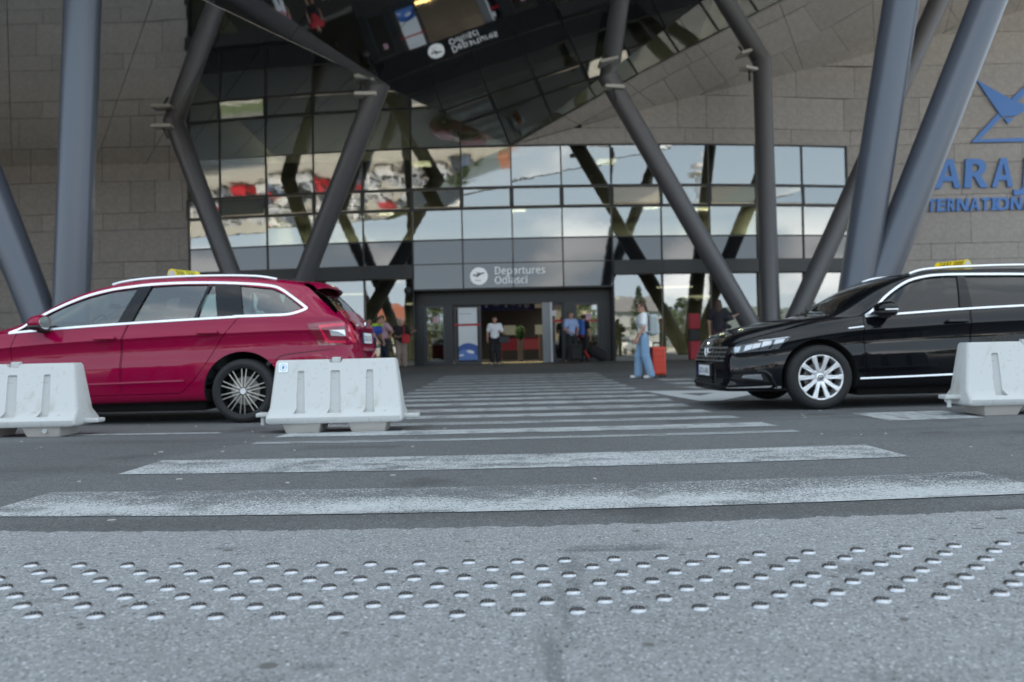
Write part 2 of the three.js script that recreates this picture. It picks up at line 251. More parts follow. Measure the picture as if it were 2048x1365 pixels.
{ // glass front
  const ww = sub('window_wall'), rows = [[3.71, 4.58, 'spandrel'], [4.58, 5.67, 'pane'], [5.67, 6.44, 'ribbon'], [6.44, 7.9, 'pane']];
  const xs = [XL, ...Array.from({ length: 14 }, (_, k) => FX(k - 6))];
  const put = (name, xa, xb, y0, y1, t, out, mat, open = 0) => {
    const za = fz(xa), zb = fz(xb), w = Math.hypot(xb - xa, zb - za), g = new THREE.BoxGeometry(w, y1 - y0, t); g.translate(0, -(y1 - y0) / 2, 0);
    const uv = g.attributes.uv; for (let i = 0; i < uv.count; i++) uv.setXY(i, uv.getX(i) * w + xa * 1.37, uv.getY(i) * (y1 - y0) + y0);
    const m = part(name, g, mat, ww); m.position.set((xa + xb) / 2, y1, (za + zb) / 2 + out); m.rotation.order = 'YXZ'; m.rotation.y = -Math.atan2(zb - za, xb - xa); m.rotation.x = -open; return m;
  };
  const openP = { '-6': 0.17, '-2': 0.1, 2: 0.22, 4: 0.13, 5: 0.12, 6: 0.07 };
  for (let k = 0; k < xs.length - 1; k++) {
    const i = k - 7, xa = xs[k], xb = xs[k + 1];
    for (const [y0, y1, kind] of rows) {
      const tilt = rr(-0.0022, 0.0022);
      if (kind === 'ribbon') { put('opening_light', xa + 0.07, xb - 0.07, y0 + 0.09, y1 - 0.08, 0.03, 0.0, mGlass, openP[i] || tilt); }
      else put(kind === 'spandrel' ? 'spandrel_panel' : 'pane', xa + 0.025, xb - 0.025, y0 + 0.025, y1 - 0.025, 0.03, -0.01, kind === 'spandrel' ? mSpandrel : mGlass, tilt);
    }
    if (i < -2 || i >= 2) { put('pane', xa + 0.03, xb - 0.03, 0.27, 3.2, 0.03, -0.05, mGlass, rr(-0.001, 0.001)); put('sill', xa, xb, 0.08, 0.27, 0.12, -0.02, std([0.16, 0.155, 0.14], 0.5), 0); put('door_beam', xa, xb, 3.22, 3.7, 0.34, 0.1, mFrame); }
    else { put('header_panel', xa + 0.014, xb - 0.014, 2.83, 3.7, 0.05, 0.005, mSpandrel, 0); }
    for (const y of [4.58, 7.9]) put('transom', xa, xb, y - 0.024, y + 0.024, 0.07, 0.006, mMull);
    for (const y of [5.69, 6.42]) put('transom', xa, xb, y - 0.045, y + 0.045, 0.09, 0.008, mMull);
    put('transom', xa, xb, 3.695, 3.725, 0.06, 0.006, mMull);
  }
  xs.forEach((x, k) => { const i = k - 7, lo = Math.abs(i) < 2 ? 2.82 : 0.1; part('mullion', box(0.048, 7.9 - lo, 0.08, x, (7.9 + lo) / 2, fz(x) + 0.012), mMull, ww); part('mullion', box(0.15, 0.74, 0.07, x, 6.055, fz(x) - 0.004), mMull, ww); });
  // entrance under the header panels
  const en = sub('entrance'), z0 = -29.3, X0 = FX(-2), X1 = FX(2);
  part('entrance_ceiling', box(X1 - X0, 0.06, 1.1, (X0 + X1) / 2, 2.8, -29.1), mMull, en);
  part('door_lintel', box(X1 - X0, 0.5, 0.3, (X0 + X1) / 2, 2.52, z0 - 0.1), mMull, en);
  const jamb = (a, b, m = mFrame, d = 0.16, z = z0) => part('door_jamb', box(b - a, 2.2, d, (a + b) / 2, 1.2, z), m, en);
  const px = (x) => (x - 1024 + 0.0225 * -20) / 1593 * 29.3;
  for (const [a, b] of [[832, 850], [893, 907], [1128, 1150], [1201, 1222]]) jamb(px(a), px(b), mFrame, 0.22);
  const mStile = std([0.05, 0.055, 0.062], 0.4, 0.3), mPaleStile = std([0.2, 0.21, 0.225], 0.4, 0.3);
  const leaf = (a, b, z, glass = mGlass) => { const d = sub('door_leaf', en); const w = b - a; part('stile', [box(0.1, 2.2, 0.06, a + 0.05, 1.2, z), box(0.1, 2.2, 0.06, b - 0.05, 1.2, z), box(w - 0.2, 0.12, 0.06, (a + b) / 2, 2.24, z), box(w - 0.2, 0.14, 0.06, (a + b) / 2, 0.17, z)], mStile, d); if (glass) part('glass', box(w - 0.2, 1.94, 0.02, (a + b) / 2, 1.21, z), glass, d); return d; };
  leaf(px(850), px(893), z0); leaf(px(1150), px(1201), z0);
  const pl = leaf(px(908), px(963), z0 - 0.18, null);
  const cv = document.createElement('canvas'); cv.width = 160; cv.height = 480; const c = cv.getContext('2d');
  c.fillStyle = '#dfe3e6'; c.fillRect(0, 0, 160, 480); c.fillStyle = '#7b8ba8'; c.fillRect(14, 52, 9, 9); c.fillRect(28, 55, 82, 5);
  c.fillStyle = '#2f58a8'; c.beginPath(); c.moveTo(0, 350); c.quadraticCurveTo(70, 290, 160, 345); c.lineTo(160, 480); c.lineTo(0, 480); c.fill();
  c.fillStyle = '#5b83c8'; c.beginPath(); c.moveTo(0, 400); c.quadraticCurveTo(60, 330, 160, 440); c.lineTo(160, 480); c.lineTo(0, 480); c.fill(); c.fillStyle = '#e8eef6'; c.beginPath(); c.ellipse(100, 396, 34, 15, 0.25, 0, 7); c.fill(); c.beginPath(); c.ellipse(22, 426, 22, 8, -0.2, 0, 7); c.fill();
  const ct = new THREE.CanvasTexture(cv); ct.colorSpace = THREE.SRGBColorSpace;
  part('poster', box(px(955) - px(917), 2.0, 0.02, px(936), 1.2, z0 - 0.16), std(0xffffff, 0.35, 0, { map: ct }), pl);
  const mRed = std([0.42, 0.012, 0.025], 0.5);
  part('red_band', box(px(962) - px(908), 0.075, 0.012, px(935), 1.55, z0 - 0.135), mRed, pl);
  jamb(px(1086), px(1105), mPaleStile, 0.2); jamb(px(1101.5), px(1105.5), std([0.6, 0.61, 0.62], 0.4), 0.24, z0 + 0.02);
  const rl = leaf(px(1106), px(1130), z0 - 0.12, mSpandrel); part('red_band', box(0.5, 0.09, 0.012, px(1118), 1.62, z0 - 0.075), mRed, rl); part('notice', [box(0.2, 0.2, 0.012, px(1109), 1.9, z0 - 0.07)], std([0.75, 0.7, 0.72], 0.5), rl);
  for (const x of [886, 1178]) part('notice', box(0.17, 0.22, 0.012, px(x) + (x < 1000 ? -0.25 : 0), 1.75, z0 + 0.03), std([0.6, 0.35, 0.42], 0.5), en);
  part('red_band', box(px(1201) - px(1150) - 0.2, 0.06, 0.01, px(1175.5), 1.6, z0 + 0.02), mRed, en);
  part('threshold_strip', box(px(1086) - px(963), 0.035, 0.18, px(1024), 0.12, z0 - 0.25), std([0.82, 0.66, 0.3], 0.22, 1), en);
  for (const [a, b] of [[X0 - 0.02, px(832)], [px(1222), X1 + 0.02]]) part('return_wall', box(Math.abs(b - a), 2.7, 0.9, (a + b) / 2, 1.45, -29.2), mFrame, en);
}
{ // rooms behind the glass
  const rm = sub('interior'), mF = std([0.03, 0.029, 0.027], 0.55), mW = std([0.37, 0.37, 0.32], 0.8), mC = std([0.42, 0.41, 0.39], 0.8);
  part('floor', box(66, 0.1, 18, 0, 0.05, -39), mF, rm); part('floor', box(26, 0.4, 16, 0.4, 3.95, -38.2), mC, rm); part('carpet', box(25, 0.02, 15.8, 0.4, 4.165, -38.2), mDark, rm); part('ceiling', box(26, 0.1, 17, 0.4, 3.2, -38.5), mC, rm); part('ceiling', box(26, 0.2, 17, 0.4, 8.1, -38.6), mC, rm);
  part('back_wall', box(66, 8.2, 0.3, 0, 4.1, -46), mW, rm);
  for (const x of [-12.2, 13]) part('partition', box(0.2, 8, 16, x, 4, -38.2), mW, rm);
  part('counter', [rbox(2.5, 1.05, 0.7, 0.04, 0.75, 0.6, -38)], std([0.26, 0.006, 0.03], 0.45), rm); part('counter_panel', box(0.9, 0.45, 0.03, 0.9, 0.8, -37.62), std([0.34, 0.05, 0.07], 0.5), rm); part('counter_top', rbox(2.6, 0.04, 0.8, 0.01, 0.75, 1.15, -38), mMull, rm); part('counter_base', box(2.4, 0.5, 0.6, 0.75, 0.3, -37.55), mDark, rm); part('bulkhead', box(9, 0.75, 0.2, 0.3, 2.85, -36.5), std([0.3, 0.29, 0.26], 0.8), rm); part('hall_wall', box(9, 3, 0.2, 0.3, 1.6, -42), mDark, rm);
  for (const x of [-0.1, 1.4]) part('screen', box(0.6, 0.45, 0.05, x, 1.5, -37.5), std([0.5, 0.55, 0.5], 0.4), rm);
  for (const x of [-0.75, 0.35, 1.25]) part('post', rbox(0.24, 1.1, 0.24, 0.03, x, 0.65, -33.5), std([0.3, 0.19, 0.12], 0.5), rm);
  const plant = new THREE.IcosahedronGeometry(0.2, 2), pp = plant.attributes.position; for (let i = 0; i < pp.count; i++) { const k = 1 + 0.5 * (vnoise(pp.getX(i) * 23 + 5, pp.getY(i) * 23 + pp.getZ(i) * 31) - 0.5); pp.setXYZ(i, pp.getX(i) * k, pp.getY(i) * k * 1.5, pp.getZ(i) * k); } plant.computeVertexNormals();
  part('plant', plant.translate(0.35, 1.3, -33.4), std([0.03, 0.1, 0.02], 0.8), rm);
  const bs = sub('hanging_sign', rm); part('hanging_sign', box(2.2, 0.36, 0.08, -0.15, 2.35, -32), std([0.02, 0.025, 0.2], 0.4), rm);
  const mPic = std([0.7, 0.72, 0.78], 0.5); [-1.0, -0.6, -0.2, 0.1, 0.35].forEach((x, i) => part('pictogram', box(i % 2 ? 0.24 : 0.1, i % 2 ? 0.035 : 0.1, 0.01, x, 2.36 + (i % 2 ? 0.03 : 0), -31.95), mPic, rm)); part('pictogram', new THREE.CylinderGeometry(0.11, 0.11, 0.012, 20).rotateX(Math.PI / 2).translate(0.62, 2.36, -31.95), mPic, rm);
  rm.remove(bs);
  const lampM = std([0.9, 0.85, 0.7], 0.5, 0, { emissive: new THREE.Color(1, 0.88, 0.66), emissiveIntensity: 1.2 });
  const tubes = [[-9.5, 3.1, -40], [-7, 3.1, -34], [-4.8, 3.1, -42], [4.8, 3.1, -41], [7, 3.1, -34], [9.5, 3.1, -41], [-0.6, 3.1, -33.5], [1.6, 3.1, -34.5], [-10, 7.95, -43], [-6.5, 7.95, -42], [-3.4, 7.95, -31.2], [0.5, 7.95, -42], [3.9, 7.95, -31.5], [7.5, 7.95, -42], [10.5, 7.95, -43]];
  tubes.forEach(([x, y, z]) => { const w = y > 5 ? 0.7 : 1.5, d = y > 5 ? 0.7 : 0.22; part('ceiling_lamp', box(w, 0.05, d, x, y, z), lampM, rm); const l = new THREE.RectAreaLight(0xfff0d6, z < -39 ? (y > 5 ? 210 : 150) : 12, w, d); l.position.set(x, y - 0.04, z); l.lookAt(x, 0, z); scene.add(l); });
}
{ // lettering of the entrance
  const s = thing('departures_sign', 'white round pictogram and lettering above the entrance doors', 'sign', [0, 0, fz(0) + 0.035]);
  const mw = std([0.86, 0.88, 0.9], 0.5, 0, { emissive: new THREE.Color(0.9, 0.95, 1), emissiveIntensity: 0.06 });
  const tx = (t, h, x, y, f = fontR) => { const g = new TextGeometry(t, { font: f, size: h, depth: 0.012, curveSegments: 4 }); return g.translate(x, y, 0); };
  part('lettering', tx('Departures', 0.262, -0.585, 3.305), mw, s); part('lettering', tx('Odlasci', 0.262, -0.585, 2.965), mw, s);
  part('disc', new THREE.CylinderGeometry(0.315, 0.315, 0.012, 48).rotateX(Math.PI / 2).translate(-1.13, 3.25, 0.006), mw, s);
  const pl = new THREE.Shape([[-0.2, -0.02], [-0.15, -0.03], [-0.05, 0.0], [-0.12, -0.07], [-0.07, -0.07], [0.07, 0.03], [0.19, 0.06], [0.21, 0.09], [0.17, 0.1], [0.03, 0.075], [-0.06, 0.11], [-0.09, 0.1], [-0.02, 0.06], [-0.13, 0.02], [-0.18, 0.05], [-0.21, 0.05]].map((p) => new THREE.Vector2(...p)));
  part('pictogram', [new THREE.ExtrudeGeometry(pl, { depth: 0.008, bevelEnabled: false }).translate(-1.13, 3.28, 0.012), box(0.2, 0.02, 0.008, -1.17, 3.1, 0.016)], std([0.05, 0.055, 0.06], 0.5), s);
  const a = thing('airport_sign', 'blue letters and bird emblem on the stone wall at the right', 'sign', [0, 0, fz(14) + 0.05]);
  const mb = std([0.07, 0.2, 0.52], 0.5);
  const line = (t, size, xs, y, wide) => [...t].forEach((ch, i) => { if (ch === ' ') return; const g = new TextGeometry(ch, { font, size, depth: 0.05, curveSegments: 5, bevelEnabled: true, bevelSize: 0.008, bevelThickness: 0.006, bevelSegments: 1 }); g.computeBoundingBox(); const q = g.boundingBox, w = q.max.x - q.min.x, full = xs[i + 1] ? xs[i + 1] - xs[i] : wide, sx = clamp((full - 0.05 * size) / (w + 0.06 * size), 0.8, 1.35); g.translate(-q.min.x, 0, 0).scale(ch === 'I' ? 1.1 : sx, 1, 1); g.applyMatrix4(new THREE.Matrix4().makeShear(0, 0, 0.08, 0, 0, 0)); part('letter', g.translate(xs[i], y, 0), mb, a); });
  line('SARAJEVO', 1.08, [14.85, 15.9, 17.02, 18.05, 18.88, 19.65, 20.5, 21.55], 6.26, 1.0);
  line('INTERNATIONAL AIRPORT', 0.47, [15.0, 15.22, 15.63, 15.97, 16.35, 16.7, 17.2, 17.62, 17.98, 18.17, 18.72, 19.2, 19.7, 0, 20.2, 20.7, 20.95, 21.4, 21.8, 22.3, 22.7], 5.4, 0.4);
  const em = (pts) => new THREE.ExtrudeGeometry(new THREE.Shape(pts.map((p) => new THREE.Vector2(...p))), { depth: 0.05, bevelEnabled: false });
  const q = (x, y) => [(x + 0.0225 * (682 - y) - 1024) / 1593 * 29.75, 0.645 + (697 - y - 0.0225 * (x - 1024)) / 1593 * 29.75];
  part('emblem', [em([q(1954, 159), q(1998, 224), q(2005, 233), q(2033, 232), q(2062, 214), q(2023, 198)]), em([q(2024, 197), q(2062, 162), q(2074, 168), q(2034, 204)]), em([q(2008.6, 236), q(2028.5, 236), q(2017, 248)]), em([q(1943, 285), q(1998, 226), q(2003, 236), q(1960, 279), q(2120, 273), q(2120, 282)])], mb, a);
}
{ // supporting columns
  const mThin = std([0.105, 0.102, 0.108], 0.4, 0.15), mThick = std([0.085, 0.095, 0.118], 0.3, 0.2);
  const col = (label, a, b, r, m, grp) => { const c = thing('support_column', label, 'column', [a[0], a[1], a[2]], 0, grp); part('shaft', rod([0, 0, 0], [b[0] - a[0], b[1] - a[1], b[2] - a[2]], r, r, 40), m, c); part('base_plate', new THREE.CylinderGeometry(r * 1.35, r * 1.35, 0.05, 32).translate(0, 0.025, 0), m, c); return c; };
  const g1 = 'slim columns under the mirrored soffit', g2 = 'thick columns near the road';
  const A = [-7.66, 0.1, -24.9], B = [8.1, 0.1, -25];
  col('slim grey column leaning left, from behind the red taxi to the stone wall corner', A, [-10.5, 8.15, -24.9], 0.3, mThin, g1);
  col('slim grey column leaning right, rising behind the rear of the red taxi', A, [-3.55, 8.25, -22.4], 0.3, mThin, g1);
  col('slim grey column leaning left from the black taxi towards the entrance', B, [3.08, 9.1, -24.6], 0.3, mThin, g1);
  col('slim upright grey column right of the orange suitcase', [8.15, 0.1, -25], [8.7, 10.4, -27], 0.3, mThin, g1);
  col('slim grey column leaning right, crossing behind the thick pair', [8.3, 0.1, -25], [13.9, 11.75, -25], 0.3, mThin, g1);
  const y0 = -0.06;
  col('thick grey column nearly upright, left one of the pair behind the black taxi', [5.79, y0, -14], [7.85, 11.3, -14], 0.3, mThick, g2);
  col('thick grey column leaning right, in front of the blue airport letters', [5.74, y0, -14], [10.74, 11.75, -14.05], 0.3, mThick, g2);
  col('thick upright grey column in front of the left stone wall', [-7.82, y0, -14], [-7.36, 8.5, -14], 0.3, mThick, g2);
  col('thick grey column leaning left at the photo edge behind the red taxi', [-7.82, y0, -14.1], [-10.95, 8.5, -14.1], 0.29, mThick, g2);
  col('thick grey column leaning far left, darker and behind its neighbour', [-8.3, y0, -15.2], [-12.1, 8.5, -15.2], 0.29, mThin, g2);
  // floodlights at the column heads
  const mL = std([0.5, 0.48, 0.42], 0.5);
  const flood = (label, p, turn) => { const f = thing('floodlight', label, 'floodlight', p, turn, 'floodlights on the slim columns'); part('housing', rbox(0.62, 0.1, 0.36, 0.03, 0, 0, 0), mL, f); part('lens', box(0.54, 0.012, 0.28, 0, 0.054, 0), std([0.6, 0.6, 0.58], 0.15), f); part('bracket', rod([0, -0.04, 0], [0.12, -0.34, -0.1], 0.035), mFrame, f); };
  flood('pale flat floodlight at the head of the leftmost slim column', [-10.62, 7.72, -24.5], 0); flood('pale flat floodlight at the head of the column behind the red taxi', [-3.95, 7.85, -22.3], 0.1);
  flood('pale flat floodlight on the slim column that leans towards the entrance', [3.28, 8.55, -24.3], 0.2); flood('dark angled floodlight at the head of the upright slim column', [8.18, 9.85, -26.7], 0.5);
  const sp = thing('wall_camera', 'black camera on the left end of the entrance header', 'camera', [-3.62, 2.75, -28.0]); part('body', new THREE.SphereGeometry(0.14, 20, 14), mDark, sp); part('arm', rod([0, 0.05, 0], [0, 0.1, -0.5], 0.05), mDark, sp);
}

{ // grit, leaf scraps and stub ends lying about, too small to count
  const bits = []; for (let i = 0; i < 130; i++) { const near = i % 2, d = near ? rr(1.3, 2.8) : rr(3, 8), x = rr(-0.66, 0.66) * d, r = near ? rr(0.0015, 0.004) : rr(0.004, 0.011); bits.push(new THREE.IcosahedronGeometry(r, 0).scale(rr(0.8, 2.4), 0.6, rr(0.8, 1.6)).rotateY(rr(0, 6)).translate(x, groundY(x, d) + (d < 2.84 ? 0.007 : 0.001), -d)); }
  const gum = []; for (let i = 0; i < 46; i++) { const d = rr(1.35, 2.75), x = rr(-0.66, 0.66) * d; gum.push(new THREE.SphereGeometry(rr(0.006, 0.017), 12, 6, 0, 6.2832, 0, 1.57).scale(rr(0.8, 1.5), 0.09, rr(0.7, 1.2)).rotateY(rr(0, 6)).translate(x, groundY(x, d) + 0.0055, -d)); }
  tag(part('dirt', gum, std([0.105, 0.105, 0.1], 0.85)), 'small dark flattened gum spots trodden into the pale pavement', null, null, 'stuff');
  tag(part('grit', bits, std([0.3, 0.29, 0.27], 0.9)), 'grit and leaf scraps scattered over the asphalt', null, null, 'stuff');
}

// ---------------------------------------------------------------- the two taxis
const csg = new Evaluator(); csg.useGroups = true; csg.attributes = ['position', 'normal', 'uv'];
const brush = (g, m) => { const b = new Brush(g, m); b.updateMatrixWorld(); return b; };
const cut = (a, b, op = SUBTRACTION) => { const r = csg.evaluate(a, b, op); r.updateMatrixWorld(); return r; };
function nonIdx(g) { if (!g.attributes.uv) g.setAttribute('uv', new THREE.BufferAttribute(new Float32Array(g.attributes.position.count * 2), 2)); return g; }
// A car's shell from its long curves: top line T, belt B, window top G, half widths w (body) and zr (roof edge), underside lo.
// x runs from the nose (negative) to the tail, with the front axle at 0; y is up from the ground.
function carShape(s) {
  const c = Object.fromEntries(Object.entries(s.curves).map(([k, v]) => [k, pchip(v)]));
  const section = (x) => {
    const T = c.T(x), B = Math.min(c.B(x), T - 0.01), G = Math.max(B + 0.004, Math.min(c.G(x), T - 0.006)), w = c.w(x), zr = c.zr(x) * w, yb = c.lo(x), f = (k) => yb + k * (B - yb), zb = s.zb * w;
    return [[0, yb], [0.6 * w, yb], [0.88 * w, yb + 0.012], [0.945 * w, f(0.07)], [0.962 * w, f(0.16)], [0.978 * w, f(0.3)], [0.98 * w, f(0.48)], [0.966 * w, f(0.66)], [0.984 * w, f(0.775)], [1.0 * w, f(0.81)], [0.993 * w, f(0.84)], [0.97 * w, f(0.93)], [zb, B],
      [lerp(zb, zr, 0.35) + 0.012, lerp(B, G, 0.35)], [lerp(zb, zr, 0.7) + 0.012, lerp(B, G, 0.7)], [zr, G], [zr - 0.055 * w, lerp(G, T, 0.5)], [zr * 0.74, lerp(G, T, 0.8)], [zr * 0.36, lerp(G, T, 0.96)], [0, T]];
  };
  const dense = (pts, n = 3) => { const o = []; for (let i = 0; i < pts.length - 1; i++) { const a = pts[Math.max(0, i - 1)], b = pts[i], d = pts[i + 1], e = pts[Math.min(pts.length - 1, i + 2)]; for (let k = 0; k < n; k++) { const t = k / n, t2 = t * t, t3 = t2 * t; o.push([0, 1].map((q) => 0.5 * (2 * b[q] + (d[q] - a[q]) * t + (2 * a[q] - 5 * b[q] + 4 * d[q] - e[q]) * t2 + (3 * b[q] - a[q] - 3 * d[q] + e[q]) * t3))); } } o.push(pts[pts.length - 1]); return o.map((p) => [Math.max(0, p[0]), p[1]]); };
  const half = (x) => dense(section(x));
  const bulge = (x, y) => (s.nose ? s.nose(x, y) : 0);
  const side = (x, y) => { const h = half(x); for (let i = 6; i < h.length - 1; i++) if (h[i + 1][1] >= y && h[i][1] <= y) return lerp(h[i][0], h[i + 1][0], (y - h[i][1]) / Math.max(1e-6, h[i + 1][1] - h[i][1])); return h[h.length - 1][1] < y ? 0 : h[8][0]; };
  return { c, half, side, bulge, section };
}
function loft(xs, ringOf) {        // closed rings along x, flat caps at both ends
  const R = xs.map(ringOf), n = R[0].length, p = [], ix = [];
  R.forEach((r) => r.forEach((q) => p.push(...q)));
  for (let i = 0; i < R.length - 1; i++) for (let k = 0; k < n; k++) { const a = i * n + k, b = i * n + (k + 1) % n, c = a + n, d = b + n; ix.push(a, b, d, a, d, c); }
  let g = new THREE.BufferGeometry(); g.setAttribute('position', new THREE.Float32BufferAttribute(p, 3)); g.setIndex(ix); g.computeVertexNormals();
  const nn = g.attributes.normal; g = g.toNonIndexed();
  const capP = [], cap = (r, flip) => { const c = r.reduce((s, q) => [s[0] + q[0] / n, s[1] + q[1] / n, s[2] + q[2] / n], [0, 0, 0]); for (let k = 0; k < n; k++) { const a = r[k], b = r[(k + 1) % n]; capP.push(...c, ...(flip ? [...b, ...a] : [...a, ...b])); } };
  cap(R[0], true); cap(R[R.length - 1], false);
  const cg = new THREE.BufferGeometry(); cg.setAttribute('position', new THREE.Float32BufferAttribute(capP, 3)); cg.computeVertexNormals();
  const m = join([g, cg]); let vol = 0; const q = m.attributes.position; const a = V(0, 0, 0), b = V(0, 0, 0), c = V(0, 0, 0);
  for (let i = 0; i < q.count; i += 3) { a.fromBufferAttribute(q, i); b.fromBufferAttribute(q, i + 1); c.fromBufferAttribute(q, i + 2); vol += a.dot(b.cross(c)); }
  if (vol < 0) { for (const k of ['position', 'normal', 'uv']) { const A = m.attributes[k], s = A.itemSize; for (let i = 0; i < A.count; i += 3) for (let e = 0; e < s; e++) { const t = A.array[(i + 1) * s + e]; A.array[(i + 1) * s + e] = A.array[(i + 2) * s + e]; A.array[(i + 2) * s + e] = t; } } const N = m.attributes.normal; for (let i = 0; i < N.array.length; i++) N.array[i] *= -1; }
  return m;
}
const ringFull = (h, x, bulge) => { const r = h.map(([z, y]) => [x + bulge(x, y), y, z]); for (let i = h.length - 2; i > 0; i--) r.push([x + bulge(x, h[i][1]), h[i][1], -h[i][0]]); return r; };
const mTyre = std([0.016, 0.016, 0.017], 0.82), mChrome = std([0.78, 0.79, 0.8], 0.13, 1), mSatin = std([0.8, 0.81, 0.83], 0.34, 0.75), mTrim = std([0.012, 0.012, 0.013], 0.5), mGloss = phy([0.008, 0.008, 0.01], 0.12, { clearcoat: 0.55, clearcoatRoughness: 0.03, specularIntensity: 0 }), mCabin = std([0.045, 0.046, 0.048], 0.8), mSeat = std([0.04, 0.042, 0.046], 0.75), mUnder = std([0.01, 0.01, 0.01], 0.9);
const mTint = (c, i = 1.75) => phy(c, 0.02, { transmission: 1, thickness: 0, ior: i });
function makeWheel(o, R, rim, kind) {          // axle along z, outer face towards +z
  const W = 0.205, t = new THREE.LatheGeometry([[rim - 0.012, -W / 2 + 0.015], [rim, -W / 2], [R - 0.045, -W / 2 - 0.008], [R - 0.014, -W / 2 + 0.012], [R - 0.001, -W / 2 + 0.04], [R, 0], [R - 0.001, W / 2 - 0.04], [R - 0.014, W / 2 - 0.012], [R - 0.03, W / 2 + 0.002], [R - 0.05, W / 2 + 0.006], [rim + 0.03, W / 2 + 0.007], [rim, W / 2], [rim - 0.014, W / 2 - 0.016]].map((p) => new THREE.Vector2(...p)), 64).rotateX(Math.PI / 2);
  const w = new THREE.Group(); w.name = 'wheel'; o.add(w);
  const grooves = []; for (const z of [-0.055, -0.018, 0.018, 0.055]) grooves.push(new THREE.TorusGeometry(R - 0.0005, 0.0035, 4, 64).translate(0, 0, z));
  part('tyre', t, mTyre, w); part('tread_groove', grooves, mUnder, w).userData = { kind: 'stuff' };
  const dark = kind === 'spider' ? mGloss : mSatin, lip = new THREE.LatheGeometry([[rim - 0.05, -0.09], [rim - 0.028, -0.06], [rim - 0.03, W / 2 - 0.05], [rim - 0.016, W / 2 - 0.022], [rim - 0.006, W / 2 - 0.008], [rim + 0.002, W / 2 - 0.006]].map((p) => new THREE.Vector2(...p)), 64).rotateX(Math.PI / 2);
  part('rim', lip, dark, w); part('brake_disc', [new THREE.CylinderGeometry(0.145, 0.145, 0.02, 40).rotateX(Math.PI / 2).translate(0, 0, 0.0), new THREE.CylinderGeometry(0.075, 0.075, 0.09, 30).rotateX(Math.PI / 2)], std([0.22, 0.21, 0.2], 0.5, 0.8), w); part('wheel_back', new THREE.CylinderGeometry(rim - 0.03, rim - 0.03, 0.01, 40).rotateX(Math.PI / 2).translate(0, 0, -0.055), mUnder, w);
  if (kind === 'spider') {
    for (let k = 0; k < 10; k++) for (const s of [-1, 1]) { const a = k * Math.PI / 5 + 0.16, a1 = a + s * 0.105, a0 = a + s * 0.3; part('spoke', rod([Math.cos(a0) * 0.042, Math.sin(a0) * 0.042, W / 2 - 0.012], [Math.cos(a1) * (rim - 0.018), Math.sin(a1) * (rim - 0.018), W / 2 - 0.02], 0.0052, 0.0042, 8), std([0.62, 0.59, 0.53], 0.34, 0.8), w); }
    part('hub', new THREE.CylinderGeometry(0.03, 0.036, 0.03, 32).rotateX(Math.PI / 2).translate(0, 0, W / 2 - 0.02), mSatin, w);
    for (let k = 0; k < 5; k++) { const a = k * 1.2566; part('bolt', new THREE.CylinderGeometry(0.009, 0.009, 0.02, 8).rotateX(Math.PI / 2).translate(Math.cos(a) * 0.058, Math.sin(a) * 0.058, W / 2 - 0.04), mTrim, w); }
  } else {
    const sp = new THREE.Shape([[0.045, -0.021], [0.13, -0.017], [rim - 0.012, -0.027], [rim - 0.012, 0.027], [0.13, 0.017], [0.045, 0.021]].map((p) => new THREE.Vector2(...p)));
    const g = new THREE.ExtrudeGeometry(sp, { depth: 0.022, bevelEnabled: true, bevelSize: 0.005, bevelThickness: 0.006, bevelSegments: 2, bevelOffset: -0.004 });
    const p = g.attributes.position; for (let i = 0; i < p.count; i++) { const r = Math.hypot(p.getX(i), p.getY(i)); p.setZ(i, p.getZ(i) + W / 2 - 0.05 + 0.02 * sst(0.05, 0.19, r)); } g.computeVertexNormals();
    for (let k = 0; k < 10; k++) part('spoke', g.clone().rotateZ(k * Math.PI / 5 + 0.0), mSatin, w);
    part('hub', new THREE.LatheGeometry([[0.0, 0.0], [0.032, -0.001], [0.034, -0.005], [0.08, -0.012], [0.085, -0.04]].map((q) => new THREE.Vector2(...q)), 40).rotateX(Math.PI / 2).translate(0, 0, W / 2 - 0.022), mSatin, w);
    part('rim_edge', new THREE.TorusGeometry(rim - 0.012, 0.012, 10, 72).translate(0, 0, W / 2 - 0.02), mSatin, w);
    for (let k = 0; k < 5; k++) { const a = k * 1.2566 + 1.57; part('bolt', new THREE.CylinderGeometry(0.0115, 0.0115, 0.012, 10).rotateX(Math.PI / 2).translate(Math.cos(a) * 0.056, Math.sin(a) * 0.056, W / 2 - 0.028), mTrim, w); }
    const ring = new THREE.TorusGeometry(0.024, 0.003, 6, 28).translate(0, 0, W / 2 - 0.02), vv = [rod([-0.012, 0.016, W / 2 - 0.02], [0, -0.002, W / 2 - 0.02], 0.002), rod([0.012, 0.016, W / 2 - 0.02], [0, -0.002, W / 2 - 0.02], 0.002), rod([-0.018, 0.004, W / 2 - 0.02], [-0.007, -0.018, W / 2 - 0.02], 0.002), rod([0.018, 0.004, W / 2 - 0.02], [0.007, -0.018, W / 2 - 0.02], 0.002), rod([-0.007, -0.018, W / 2 - 0.02], [0, -0.004, W / 2 - 0.02], 0.002), rod([0.007, -0.018, W / 2 - 0.02], [0, -0.004, W / 2 - 0.02], 0.002)];
    part('emblem', [ring, ...vv], mFrame, w);
  }
  return w;
}
function smoothPath(pts, n) { const c = new THREE.CatmullRomCurve3(pts.map((p) => V(p[0], p[1], p[2] || 0)), false, 'centripetal'); return c.getPoints(n); }
